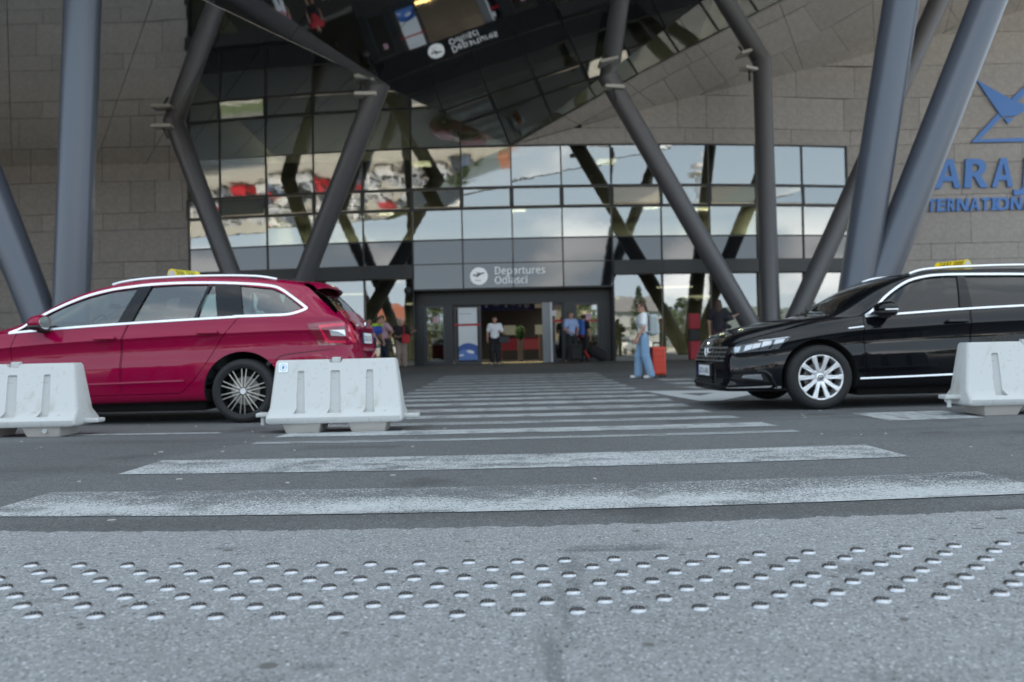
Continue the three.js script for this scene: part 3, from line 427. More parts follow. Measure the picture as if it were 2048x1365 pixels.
function makeCar(s) {
  const sh = carShape(s), { half, side, bulge, c } = sh, t = thing(s.name, s.label, 'car', s.pos, s.turn || 0), paint = s.paint;
  const xs = []; for (let x = s.x0; x < s.x1 - 1e-6; x += (x < s.x0 + 0.5 || x > s.x1 - 0.7) ? 0.03 : 0.055) xs.push(x); xs.push(s.x1);
  let shell = brush(loft(xs, (x) => ringFull(half(x), x, bulge)), paint);
  // hollow cabin
  const cx = []; for (let x = s.cab[0]; x <= s.cab[1]; x += 0.07) cx.push(x);
  const inner = (x) => half(x).map(([z, y]) => { const B = c.B(x), T = c.T(x); return [Math.max(0, z - 0.05), Math.max(0.34, y > B ? y - 0.045 * (y - B) / Math.max(0.05, T - B) : y)]; }).filter((_, i) => i % 2 === 0 || i === half(x).length - 1);
  shell = cut(shell, brush(loft(cx, (x) => ringFull(inner(x), x, () => 0)), mCabin));
  for (const win of s.windows) for (const z of [[0.42, 1.2], [-1.2, -0.42]]) shell = cut(shell, brush(nonIdx(prism(win, z[0], z[1])), mTrim));
  const up = (poly, y0) => nonIdx(prism(poly.map(([x, z]) => [x, -z]), 0, 1.5).rotateX(-Math.PI / 2).translate(0, y0, 0));
  shell = cut(shell, brush(up(s.screen, s.screenY), mTrim)); shell = cut(shell, brush(up(s.backlight, s.backlightY), mTrim));
  for (const ax of [0, s.base]) for (const z of [1, -1]) shell = cut(shell, brush(nonIdx(new THREE.CylinderGeometry(s.arch, s.arch, 0.5, 56).rotateX(Math.PI / 2).translate(ax, s.R + 0.005, z * 0.82)), mUnder));
  const doors = [];
  for (const d of s.doors) for (const z of [1, -1]) {
    const zz = z > 0 ? [0.3, 1.2] : [-1.2, -0.3], D = cut(shell, brush(nonIdx(prism(d, ...zz)), paint), INTERSECTION); doors.push([D, z]);
    const cxm = d.reduce((a, p) => a + p[0], 0) / d.length, cym = d.reduce((a, p) => a + p[1], 0) / d.length, g = 0.0065;
    const big = d.map(([x, y], i) => { const a = d[(i + d.length - 1) % d.length], b = d[(i + 1) % d.length]; let nx = b[1] - a[1], ny = a[0] - b[0]; const l = Math.hypot(nx, ny) || 1; nx /= l; ny /= l; if (nx * (x - cxm) + ny * (y - cym) < 0) { nx = -nx; ny = -ny; } return [x + nx * g, y + ny * g]; });
    shell = cut(shell, brush(nonIdx(prism(big, ...zz)), mUnder));
  }
  part('body', shell.geometry, shell.material, t);
  const doorParts = doors.map(([D, z]) => part('door', D.geometry, D.material, t));
  // glass set just inside the shell
  const skin = (xa, xb, ya, yb, z, off) => grid(28, 10, (u, v) => { const x = lerp(xa, xb, u), y = lerp(ya(x), yb(x), v); return [x, y, z * (side(x, y) - off)]; });
  for (const [nm, xa, xb] of s.glass) for (const z of [1, -1]) part(nm, skin(xa, xb, (x) => c.B(x) - 0.02, (x) => c.G(x) + 0.005, z, 0.016), s.glassMat, t);
  const topSkin = (xa, xb, k, off) => grid(24, 20, (u, v) => { const x = lerp(xa, xb, u), zmax = lerp(0.3, side(x, Math.min(c.G(x), c.T(x) - 0.02)) - 0.02, 1), z = lerp(-zmax, zmax, v), T = c.T(x), G = Math.min(c.G(x), T - 0.006), h = half(x); let y = T; for (let i = h.length - 1; i > 0; i--) if (h[i][0] <= Math.abs(z) && h[i - 1][0] >= Math.abs(z)) { y = lerp(h[i][1], h[i - 1][1], (Math.abs(z) - h[i][0]) / Math.max(1e-6, h[i - 1][0] - h[i][0])); break; } return [x + (x > 1.5 ? -off : off), y - off * 0.5, z]; });
  part('windscreen', topSkin(s.screenX[0], s.screenX[1], 1, 0.012), s.glassMat, t); part('rear_window', topSkin(s.backX[0], s.backX[1], 1, 0.012), s.rearMat || s.glassMat, t);
  // bright trim, pillars, seams that lie on the side
  const onSide = (p, z, off = 0.002) => V(p[0], p[1], z * (side(p[0], p[1]) + off));
  const ribbon = (pts, wd, th, z, n = 60) => { const P = smoothPath(pts, n).map((p) => onSide([p.x, p.y], z)), pos = [], ix = []; P.forEach((p, i) => { const a = P[Math.max(0, i - 1)], b = P[Math.min(P.length - 1, i + 1)], d = b.clone().sub(a).normalize(), out = V(0, 0.25, z).normalize(), sd = d.clone().cross(out).normalize(), o2 = sd.clone().cross(d).normalize(); if (o2.z * z < 0) o2.negate(); for (const [u, v] of [[-1, -0.2], [-0.8, 1], [0.8, 1], [1, -0.2]]) { const q = p.clone().addScaledVector(sd, u * wd / 2).addScaledVector(o2, v * th); pos.push(q.x, q.y, q.z); } }); for (let i = 0; i < P.length - 1; i++) for (let k = 0; k < 4; k++) { const a = i * 4 + k, b = i * 4 + (k + 1) % 4; ix.push(a, b, b + 4, a, b + 4, a + 4); } const g = new THREE.BufferGeometry(); g.setAttribute('position', new THREE.Float32BufferAttribute(pos, 3)); g.setIndex(ix); return toCreasedNormals(g, 0.6); };
  const quadOn = (q, z, off, th = 0.004) => { const f = (u, v) => { const x = lerp(lerp(q[0][0], q[1][0], u), lerp(q[3][0], q[2][0], u), v), y = lerp(lerp(q[0][1], q[1][1], u), lerp(q[3][1], q[2][1], u), v); return [x, y]; }; return grid(6, 10, (u, v) => { const p = f(u, v); return [p[0], p[1], z * (side(...p) + off)]; }); };
  for (const z of [1, -1]) {
    for (const [nm, pts, wd, th, m] of s.trims) part(nm, ribbon(pts, wd, th, z), m, t);
    for (const q of s.pillars) part('pillar_trim', quadOn(q, z, 0.004), mGloss, t);
    for (const [x, y] of s.handles) { const zz = side(x, y), di = doorParts.findIndex((m, k) => doors[k][1] === z && s.doors[k >> 1].some((p) => p[0] > x) && s.doors[k >> 1].some((p) => p[0] < x)); const hg = rbox(0.21, 0.04, 0.024, 0.012, 0, 0, 0, 3).rotateX(-0.5 * z).translate(x, y + 0.004, z * (zz + 0.04)); const cupg = new THREE.SphereGeometry(0.05, 16, 10).scale(0.9, 0.34, 0.08).translate(x - 0.005, y - 0.01, z * (zz - 0.001)); part('handle', [hg, rbox(0.03, 0.024, 0.03, 0.008, x - 0.088, y, z * (zz + 0.012)), rbox(0.03, 0.024, 0.03, 0.008, x + 0.088, y, z * (zz + 0.012))], paint, di >= 0 ? doorParts[di] : t); part('handle_recess', cupg, mTrim, di >= 0 ? doorParts[di] : t); }
    { const [mx, my] = s.mirror, mz = side(mx + 0.05, c.B(mx)) + 0.1, m = new THREE.Group(); m.name = 'wing_mirror'; t.add(m); const sg = new THREE.SphereGeometry(0.5, 28, 18); const p = sg.attributes.position; for (let i = 0; i < p.count; i++) { let x = p.getX(i), y = p.getY(i), q = p.getZ(i); x = x > 0.16 ? 0.16 : x; p.setXYZ(i, x, y, q); } sg.computeVertexNormals(); const sz = s.mirrorSize || [0.24, 0.16, 0.24];
      part('shell', sg.clone().scale(...sz).translate(mx, my, z * mz), paint, m); part('mirror_glass', sg.clone().scale(0.02, sz[1] * 0.82, sz[2] * 0.82).translate(mx + sz[0] * 0.165, my, z * mz), std([0.5, 0.55, 0.56], 0.05, 1), m); part('stalk', [rbox(0.1, 0.045, 0.16, 0.02, mx - 0.01, my - 0.075, z * (mz - 0.09)), sg.clone().scale(sz[0] * 1.03, sz[1] * 0.5, sz[2] * 1.02).translate(mx, my - 0.04, z * mz)], mTrim, m); if (s.mirrorStrip) part('indicator', rbox(0.13, 0.016, 0.02, 0.006, mx - 0.02, my - 0.016, z * (mz + sz[2] * 0.47)), mSatin, m); }
    { const pr = smoothPath(s.rail, 40).map((p) => V(p.x, p.y, z * s.railZ)); const g = new THREE.TubeGeometry(new THREE.CatmullRomCurve3(pr), 60, 0.017, 10).scale(1, 1, 1); part('roof_rail', g, mSatin, t); for (const [x, h] of s.railFeet) part('rail_foot', rbox(0.09, h, 0.03, 0.01, x, s.railFootY(x) - h / 2, z * s.railZ), mTrim, t); }
  }
  // cabin fittings
  const seat = (x, z, w, head = true) => { const g = new THREE.Group(); g.name = 'seat'; t.add(g); const tilt = 0.3; part('backrest', rbox(0.14, 0.62, w, 0.06, 0, 0.31, 0, 3).rotateZ(-tilt).translate(x, 0.52, z), mSeat, g); part('cushion', rbox(0.5, 0.16, w, 0.06, x - 0.27, 0.5, z, 3), mSeat, g); if (head) for (const k of w > 0.8 ? [-0.38, 0.38] : [0]) part('headrest', rbox(0.1, 0.2, 0.27, 0.05, 0, 0.76, 0, 3).rotateZ(-tilt * 0.8).translate(x + 0.03, 0.55, z + k), mSeat, g); return g; };
  seat(1.42, 0.36, 0.5); seat(1.42, -0.36, 0.5); seat(2.32, 0, 1.28);
  part('dashboard', rbox(0.5, 0.2, 1.3, 0.08, 0.62, s.dashY, 0, 3), mCabin, t); part('parcel_shelf', box(0.7, 0.03, 1.2, 2.95, 0.93, 0), mCabin, t);
  part('steering_wheel', [new THREE.TorusGeometry(0.18, 0.016, 10, 40).rotateY(Math.PI / 2).rotateZ(-0.4).translate(0.95, s.dashY + 0.03, 0.36), rod([0.7, s.dashY - 0.08, 0.36], [0.95, s.dashY + 0.03, 0.36], 0.03)], mTrim, t); part('inside_mirror', rbox(0.035, 0.065, 0.23, 0.02, 0.98, s.dashY + 0.31, 0), mTrim, t);
  for (const ax of [0, s.base]) for (const z of [1, -1]) { const w = makeWheel(t, s.R, s.rim, s.wheel); w.position.set(ax, s.R, z * s.track); if (z < 0) w.rotation.y = Math.PI; w.rotation.z = z > 0 ? (s.spin || 0) : -(s.spin || 0); }
  part('underbody', [rbox(s.base - 0.9, 0.14, 1.3, 0.04, s.base / 2, 0.19, 0), rbox(0.9, 0.16, 0.8, 0.05, s.base + 0.1, 0.25, 0), rod([0, s.R, -0.6], [0, s.R, 0.6], 0.05), rod([s.base, s.R, -0.6], [s.base, s.R, 0.6], 0.06)], mUnder, t);
  return { t, sh, onSide, ribbon, quadOn };
}
const platePrint = (text, w = 256, h = 56) => { const cv = document.createElement('canvas'); cv.width = w; cv.height = h; const c = cv.getContext('2d'); c.fillStyle = '#e9ecee'; c.fillRect(0, 0, w, h); c.fillStyle = '#1d3fa0'; c.fillRect(0, 0, w * 0.1, h); c.fillStyle = '#15171a'; c.font = 'bold 44px sans-serif'; c.textAlign = 'center'; c.textBaseline = 'middle'; c.fillText(text, w * 0.54, h * 0.54, w * 0.84); const t = new THREE.CanvasTexture(cv); t.colorSpace = THREE.SRGBColorSpace; return std(0xffffff, 0.45, 0, { map: t }); };
const carPaint = (c, m = 0.25, r = 0.32) => phy(c, r, { metalness: m, clearcoat: 0.75, clearcoatRoughness: 0.02, specularIntensity: 0 });
const facing = (w, h) => new THREE.PlaneGeometry(w, h);
const redX = -2.718 - 2.69, redY = groundY(-3, 8.1), redZ = -8.9;
const red = makeCar({
  name: 'red_taxi', label: 'glossy red estate car with silver roof rails and taxi sign, parked at the left', pos: [redX, redY, redZ],
  paint: carPaint([0.24, 0.0015, 0.036], 0.1, 0.45), base: 2.69, R: 0.322, rim: 0.244, arch: 0.395, track: 0.79, wheel: 'spider', spin: 0.1, x0: -0.9, x1: 3.79, zb: 0.955,
  curves: {
    T: [[-0.9, 0.62], [-0.82, 0.74], [-0.6, 0.87], [-0.1, 0.97], [0.2, 1.02], [0.3, 1.07], [0.62, 1.24], [0.95, 1.385], [1.25, 1.462], [1.6, 1.515], [2.1, 1.532], [2.6, 1.522], [3.0, 1.49], [3.26, 1.455], [3.34, 1.425], [3.5, 1.27], [3.64, 1.1], [3.69, 1.05], [3.735, 0.98], [3.765, 0.88], [3.79, 0.72]],
    B: [[-0.9, 0.55], [-0.8, 0.66], [-0.5, 0.8], [0, 0.91], [0.44, 0.962], [0.87, 0.994], [1.53, 1.028], [2.64, 1.066], [3.2, 1.075], [3.5, 1.07], [3.64, 1.04], [3.7, 0.98], [3.735, 0.92], [3.765, 0.82], [3.79, 0.68]],
    G: [[-0.9, 0.57], [0.2, 0.99], [0.35, 1.0], [0.5, 1.095], [0.65, 1.19], [0.85, 1.29], [1.05, 1.365], [1.3, 1.42], [1.6, 1.452], [2.0, 1.466], [2.5, 1.455], [2.95, 1.41], [3.15, 1.372], [3.3, 1.33], [3.5, 1.19], [3.64, 1.06], [3.7, 1.0], [3.735, 0.94], [3.765, 0.84], [3.79, 0.7]],
    w: [[-0.9, 0.52], [-0.86, 0.66], [-0.75, 0.78], [-0.5, 0.86], [0, 0.9], [0.6, 0.91], [2, 0.912], [2.7, 0.908], [3.2, 0.885], [3.45, 0.85], [3.6, 0.79], [3.7, 0.7], [3.76, 0.57], [3.79, 0.42]],
    zr: [[-0.9, 0.8], [0.1, 0.82], [0.4, 0.8], [0.8, 0.74], [1.2, 0.71], [2.4, 0.7], [3.0, 0.7], [3.3, 0.72], [3.55, 0.8], [3.7, 0.92], [3.8, 0.97]],
    lo: [[-0.9, 0.24], [-0.6, 0.19], [0.5, 0.2], [2.2, 0.215], [3.1, 0.25], [3.6, 0.29], [3.8, 0.36]],
  },
  nose: (x, y) => (x > 3.3 ? 0.03 * sst(3.3, 3.75, x) * sst(0.36, 0.5, y) * (1 - sst(0.66, 0.76, y)) : 0),
  cab: [0.62, 3.42],
  windows: [[[0.42, 0.978], [0.6, 1.118], [0.83, 1.233], [1.04, 1.313], [1.28, 1.372], [1.5, 1.4], [1.575, 1.408], [1.44, 1.036], [0.9, 1.008]], [[1.69, 1.415], [2.0, 1.427], [2.36, 1.422], [2.45, 1.07], [1.56, 1.045]], [[2.6, 1.408], [2.94, 1.368], [3.03, 1.33], [3.15, 1.254], [3.28, 1.155], [3.15, 1.1], [2.68, 1.088]]],
  glass: [['side_window', 0.42, 1.58], ['side_window', 1.55, 2.5], ['quarter_window', 2.56, 3.34]],
  screen: [[0.42, 0.62], [1.16, 0.53], [1.2, 0], [1.16, -0.53], [0.42, -0.62], [0.36, 0]], screenY: 1.03, screenX: [0.36, 1.25],
  backlight: [[3.31, 0], [3.25, 0.585], [3.6, 0.69], [3.6, -0.69], [3.25, -0.585]], backlightY: 1.07, backX: [3.2, 3.64],
  doors: [[[0.395, 0.886], [0.42, 0.95], [0.5, 1.01], [0.6, 1.118], [0.83, 1.238], [1.04, 1.318], [1.28, 1.378], [1.66, 1.42], [1.545, 1.03], [1.525, 1.0], [1.476, 0.862], [1.455, 0.6], [1.455, 0.31], [0.4, 0.305], [0.372, 0.45], [0.366, 0.79]], [[1.685, 1.42], [2.0, 1.434], [2.5, 1.425], [2.635, 1.066], [2.64, 1.055], [2.47, 0.845], [2.315, 0.6], [2.2, 0.45], [2.1, 0.35], [2.06, 0.318], [1.475, 0.31], [1.475, 0.6], [1.495, 0.855], [1.54, 0.99], [1.56, 1.03]]],
  trims: [['chrome_strip', [[0.34, 0.962], [0.463, 1.05], [0.609, 1.141], [0.829, 1.249], [1.032, 1.328], [1.275, 1.388], [1.517, 1.419], [1.674, 1.434], [2.0, 1.445], [2.524, 1.432], [2.954, 1.389], [3.044, 1.35], [3.159, 1.272], [3.3, 1.168], [3.322, 1.148], [3.29, 1.128], [3.17, 1.09], [2.95, 1.08], [2.6, 1.075]], 0.03, 0.008, mSatin], ['chrome_strip', [[0.33, 0.958], [0.868, 0.994], [1.531, 1.028], [2.1, 1.052], [2.64, 1.072]], 0.026, 0.008, mSatin]],
  pillars: [[[1.43, 1.036], [1.575, 1.046], [1.7, 1.422], [1.565, 1.412]], [[2.44, 1.072], [2.7, 1.084], [2.615, 1.412], [2.35, 1.426]], [[2.2, 1.065], [2.235, 1.066], [2.315, 1.42], [2.285, 1.424]], [[0.4, 0.98], [0.52, 0.988], [0.56, 1.08], [0.545, 1.07]]],
  handles: [[1.33, 0.882], [2.36, 0.918]], mirror: [0.72, 1.05], dashY: 0.95,
  rail: [[1.24, 1.45], [1.34, 1.475], [1.55, 1.502], [1.9, 1.518], [2.3, 1.521], [2.6, 1.514], [2.8, 1.5], [2.96, 1.47]], railZ: 0.56, railFeet: [[1.5, 0.05], [2.05, 0.05], [2.72, 0.05]], railFootY: (x) => (x > 2.5 ? 1.505 : x > 1.9 ? 1.518 : 1.495),
  glassMat: mTint([0.5, 0.62, 0.6], 2.0), rearMat: mTint([0.04, 0.05, 0.05], 1.36),
});
{ // tail of the red car
  const { t, sh, quadOn, ribbon } = red, mLens = phy([0.6, 0.012, 0.06], 0.08, { clearcoat: 1, clearcoatRoughness: 0.03 }), mDeep = phy([0.17, 0.006, 0.024], 0.1, { clearcoat: 1, clearcoatRoughness: 0.03 }), mClear = phy([0.75, 0.76, 0.78], 0.12, { metalness: 0.5, clearcoat: 1 });
  const pt = red.t.children.find((m) => m.name === 'body').material; const paint = Array.isArray(pt) ? pt[0] : pt;
  const tailX = (y, z) => { for (let x = 3.82; x > 2.6; x -= 0.008) if (y < sh.c.T(x) && sh.side(x, y) >= Math.abs(z)) return x + sh.bulge(x, y); return 3.3; };
  const wrap = (poly, z, off) => grid(14, 8, (u, v) => { const l = lerp(poly[0][0], poly[3][0], v), r = lerp(poly[1][0], poly[2][0], v), y = lerp(lerp(poly[0][1], poly[3][1], v), lerp(poly[1][1], poly[2][1], v), u), a = lerp(l, r, u); if (a < 0) { const x = 3.6 + a; return [x + off * 0.3, y, z * (sh.side(x, y) + off)]; } const zz = 0.7 - a; return [tailX(y, zz) + off, y, z * zz]; });
  for (const z of [1, -1]) {
    const L = new THREE.Group(); L.name = 'tail_lamp'; t.add(L);
    const sd = [[3.36, 0.985], [3.44, 0.755], [3.742, 0.768], [3.722, 0.99]], lensBox = (q, off, d, m, n) => part(n, grid(10, 8, (u, v) => { const x = lerp(lerp(q[0][0], q[3][0], u), lerp(q[1][0], q[2][0], u), v), y = lerp(lerp(q[0][1], q[3][1], u), lerp(q[1][1], q[2][1], u), v), xx = Math.min(x, 3.742); return [xx, y, z * (sh.side(xx, y) + off)]; }), m, L);
    lensBox([[3.34, 0.985], [3.455, 0.762], [3.7, 0.772], [3.685, 1.018]], 0.008, 0, mDeep, 'lens');
    lensBox([[3.45, 0.972], [3.52, 0.79], [3.7, 0.785], [3.686, 1.0]], 0.012, 0, mLens, 'red_lens');
    lensBox([[3.48, 0.945], [3.55, 0.815], [3.7, 0.81], [3.688, 0.965]], 0.0145, 0, mDeep, 'inner_lens');
    lensBox([[3.56, 0.918], [3.57, 0.862], [3.7, 0.855], [3.69, 0.922]], 0.017, 0, mClear, 'reversing_lens');
    part('lens', grid(10, 6, (u, v) => { const zz = lerp(0.4, 0.66, u), y = lerp(0.79, 0.985, v); return [tailX(y, zz) + 0.006, y, z * zz]; }), mLens, L);
  }
  const tg = new THREE.Group(); tg.name = 'tailgate'; t.add(tg);
  part('tailgate_panel', grid(24, 12, (u, v) => { const y = lerp(0.7, 1.05, v), zz = lerp(-1, 1, u) * lerp(0.5, 0.55, v); return [tailX(y, zz) + 0.006 + 0.03 * sst(0.9, 0.96, y) * (1 - sst(0.97, 1.05, y)), y, zz]; }), paint, tg);
  const px = tailX(0.84, 0) + 0.012; part('number_plate', [facing(0.52, 0.112).rotateY(Math.PI / 2).rotateZ(0.06).translate(px + 0.012, 0.84, 0)], platePrint('E24-K-518'), tg); part('plate_frame', rbox(0.016, 0.13, 0.545, 0.006, px, 0.84, 0).rotateZ(0), mTrim, tg);
  part('badge', new THREE.CylinderGeometry(0.042, 0.042, 0.012, 28).rotateZ(Math.PI / 2).translate(tailX(0.985, 0) + 0.045, 0.985, 0), mChrome, tg);
  part('lettering', [0, 1, 2, 3].map((k) => rbox(0.008, 0.022, k === 3 ? 0.034 : 0.02, 0.003, tailX(0.975, 0.42) + 0.034, 0.975, 0.45 - k * 0.034)), mChrome, tg);
  const spx = [[3.14, 1.458], [3.3, 1.458], [3.42, 1.435], [3.47, 1.39], [3.44, 1.38], [3.36, 1.395], [3.24, 1.42]]; part('roof_spoiler', grid(20, spx.length - 1, (u, v) => { const k = Math.round(v * (spx.length - 1)), z = lerp(-0.56, 0.56, u), e = Math.pow(Math.abs(z) / 0.56, 4); return [spx[k][0] - 0.09 * e * sst(3.2, 3.45, spx[k][0]), spx[k][1] - 0.035 * e + (k > 4 ? 0.005 : 0.004), z]; }), paint, t);
  part('roof_aerial', prism([[0, 0], [0.07, 0], [0.08, 0.058], [0.066, 0.058]], -0.012, 0.012).translate(2.93, 1.478, 0), mTrim, t);
  part('bumper_seam', ribbon([[3.02, 0.62], [3.06, 0.66], [3.14, 0.682], [3.3, 0.7], [3.45, 0.715], [3.6, 0.73]], 0.007, 0.001, 1), mUnder, t);
  part('sill_moulding', [ribbon([[0.42, 0.41], [1.2, 0.425], [2.1, 0.44]], 0.02, 0.006, 1), ribbon([[0.42, 0.41], [1.2, 0.425], [2.1, 0.44]], 0.02, 0.006, -1)], paint, t);
}
const blkX = 3.105, blkY = groundY(3.1, 8), blkZ = -8.92;
const blk = makeCar({
  name: 'black_taxi', label: 'glossy black estate car with silver wheels and taxi sign, parked at the right', pos: [blkX, blkY, blkZ],
  paint: carPaint([0.004, 0.0043, 0.0058], 0, 0.5), base: 2.79, R: 0.326, rim: 0.236, arch: 0.385, track: 0.8, wheel: 'ten', x0: -0.9, x1: 3.85, zb: 0.945,
  curves: {
    T: [[-0.9, 0.655], [-0.87, 0.705], [-0.76, 0.795], [-0.58, 0.855], [-0.31, 0.91], [0, 0.958], [0.13, 0.972], [0.2, 0.99], [0.5, 1.177], [0.755, 1.304], [1.037, 1.385], [1.24, 1.413], [1.5, 1.432], [2, 1.437], [2.6, 1.425], [3.1, 1.395], [3.3, 1.36], [3.5, 1.2], [3.68, 1.04], [3.76, 0.95], [3.85, 0.8]],
    B: [[-0.9, 0.6], [-0.82, 0.67], [-0.56, 0.755], [-0.3, 0.815], [0.1, 0.89], [0.48, 0.934], [0.86, 0.953], [1.53, 0.987], [2.1, 1.005], [3, 1.02], [3.6, 1.0], [3.76, 0.9], [3.85, 0.75]],
    G: [[-0.9, 0.625], [0.1, 0.915], [0.45, 0.945], [0.6, 1.03], [0.77, 1.155], [0.89, 1.245], [1.02, 1.31], [1.2, 1.358], [1.39, 1.374], [2.18, 1.362], [2.8, 1.335], [3.2, 1.29], [3.5, 1.14], [3.7, 0.98], [3.85, 0.77]],
    w: [[-0.9, 0.46], [-0.87, 0.62], [-0.82, 0.74], [-0.68, 0.82], [-0.45, 0.88], [0, 0.906], [0.6, 0.914], [2.4, 0.914], [3.2, 0.89], [3.6, 0.82], [3.78, 0.74], [3.85, 0.66]],
    zr: [[-0.9, 0.86], [0.1, 0.84], [0.45, 0.8], [0.8, 0.74], [1.2, 0.71], [2.5, 0.7], [3.2, 0.71], [3.6, 0.82], [3.85, 0.95]],
    lo: [[-0.9, 0.2], [-0.74, 0.185], [-0.4, 0.19], [0.5, 0.2], [2.3, 0.21], [3.3, 0.25], [3.85, 0.36]],
  },
  nose: (x, y) => (x < -0.5 ? -(0.045 * sst(-0.45, -0.86, x) * sst(0.62, 0.48, y) * sst(0.2, 0.26, y) + 0.04 * sst(-0.5, -0.88, x) * sst(0.3, 0.23, y)) : 0),
  cab: [0.5, 3.4],
  windows: [[[0.5, 0.95], [0.65, 1.018], [0.775, 1.122], [0.9, 1.213], [1.02, 1.278], [1.2, 1.322], [1.38, 1.334], [1.52, 1.333], [1.44, 0.998], [0.86, 0.968]], [[1.6, 1.333], [2.18, 1.322], [2.42, 1.31], [2.52, 1.03], [1.57, 1.003]], [[2.62, 1.3], [2.95, 1.275], [3.1, 1.22], [3.25, 1.08], [2.7, 1.035]]],
  glass: [['side_window', 0.48, 1.55], ['side_window', 1.55, 2.55], ['quarter_window', 2.58, 3.3]],
  screen: [[0.3, 0.64], [1.02, 0.55], [1.06, 0], [1.02, -0.55], [0.3, -0.64], [0.25, 0]], screenY: 0.95, screenX: [0.22, 1.12],
  backlight: [[3.36, 0.53], [3.62, 0.6], [3.62, -0.6], [3.36, -0.53]], backlightY: 1.02, backX: [3.33, 3.66],
  doors: [[[0.452, 0.924], [0.5, 0.95], [0.65, 1.022], [0.775, 1.127], [0.9, 1.219], [1.02, 1.283], [1.2, 1.327], [1.56, 1.34], [1.535, 1.1], [1.528, 0.98], [1.513, 0.92], [1.508, 0.6], [1.505, 0.31], [0.5, 0.3], [0.463, 0.45], [0.445, 0.75]], [[1.585, 1.34], [2.2, 1.328], [2.5, 1.315], [2.65, 1.02], [2.55, 0.85], [2.42, 0.62], [2.3, 0.45], [2.15, 0.33], [1.526, 0.31], [1.527, 0.6], [1.533, 0.92], [1.55, 1.0]]],
  trims: [['chrome_strip', [[0.475, 0.936], [0.54, 0.965], [0.643, 1.034], [0.768, 1.141], [0.891, 1.23], [1.017, 1.296], [1.203, 1.34], [1.387, 1.352], [1.559, 1.352], [2.18, 1.34], [2.7, 1.315], [3.05, 1.28], [3.2, 1.19], [3.32, 1.07]], 0.027, 0.008, mSatin], ['chrome_strip', [[0.47, 0.931], [0.862, 0.953], [1.526, 0.987], [2.077, 1.005], [2.7, 1.02], [3.3, 1.06]], 0.024, 0.008, mSatin], ['sill_strip', [[0.4, 0.305], [0.9, 0.315], [1.3, 0.325], [2.35, 0.345]], 0.02, 0.01, mSatin], ['fender_badge', [[0.285, 0.815], [0.36, 0.822], [0.44, 0.83]], 0.014, 0.006, mSatin]],
  pillars: [[[1.44, 1.0], [1.56, 1.005], [1.595, 1.338], [1.52, 1.337]], [[2.52, 1.03], [2.7, 1.035], [2.62, 1.305], [2.43, 1.312]]],
  handles: [[1.37, 0.862], [2.42, 0.9]], mirror: [0.66, 1.005], mirrorSize: [0.27, 0.15, 0.25], mirrorStrip: true, dashY: 0.88,
  rail: [[1.08, 1.378], [1.2, 1.412], [1.4, 1.43], [1.8, 1.442], [2.3, 1.442], [2.8, 1.42], [3.05, 1.37]], railZ: 0.56, railFeet: [], railFootY: () => 1.4,
  glassMat: mTint([0.09, 0.12, 0.16], 1.5),
});
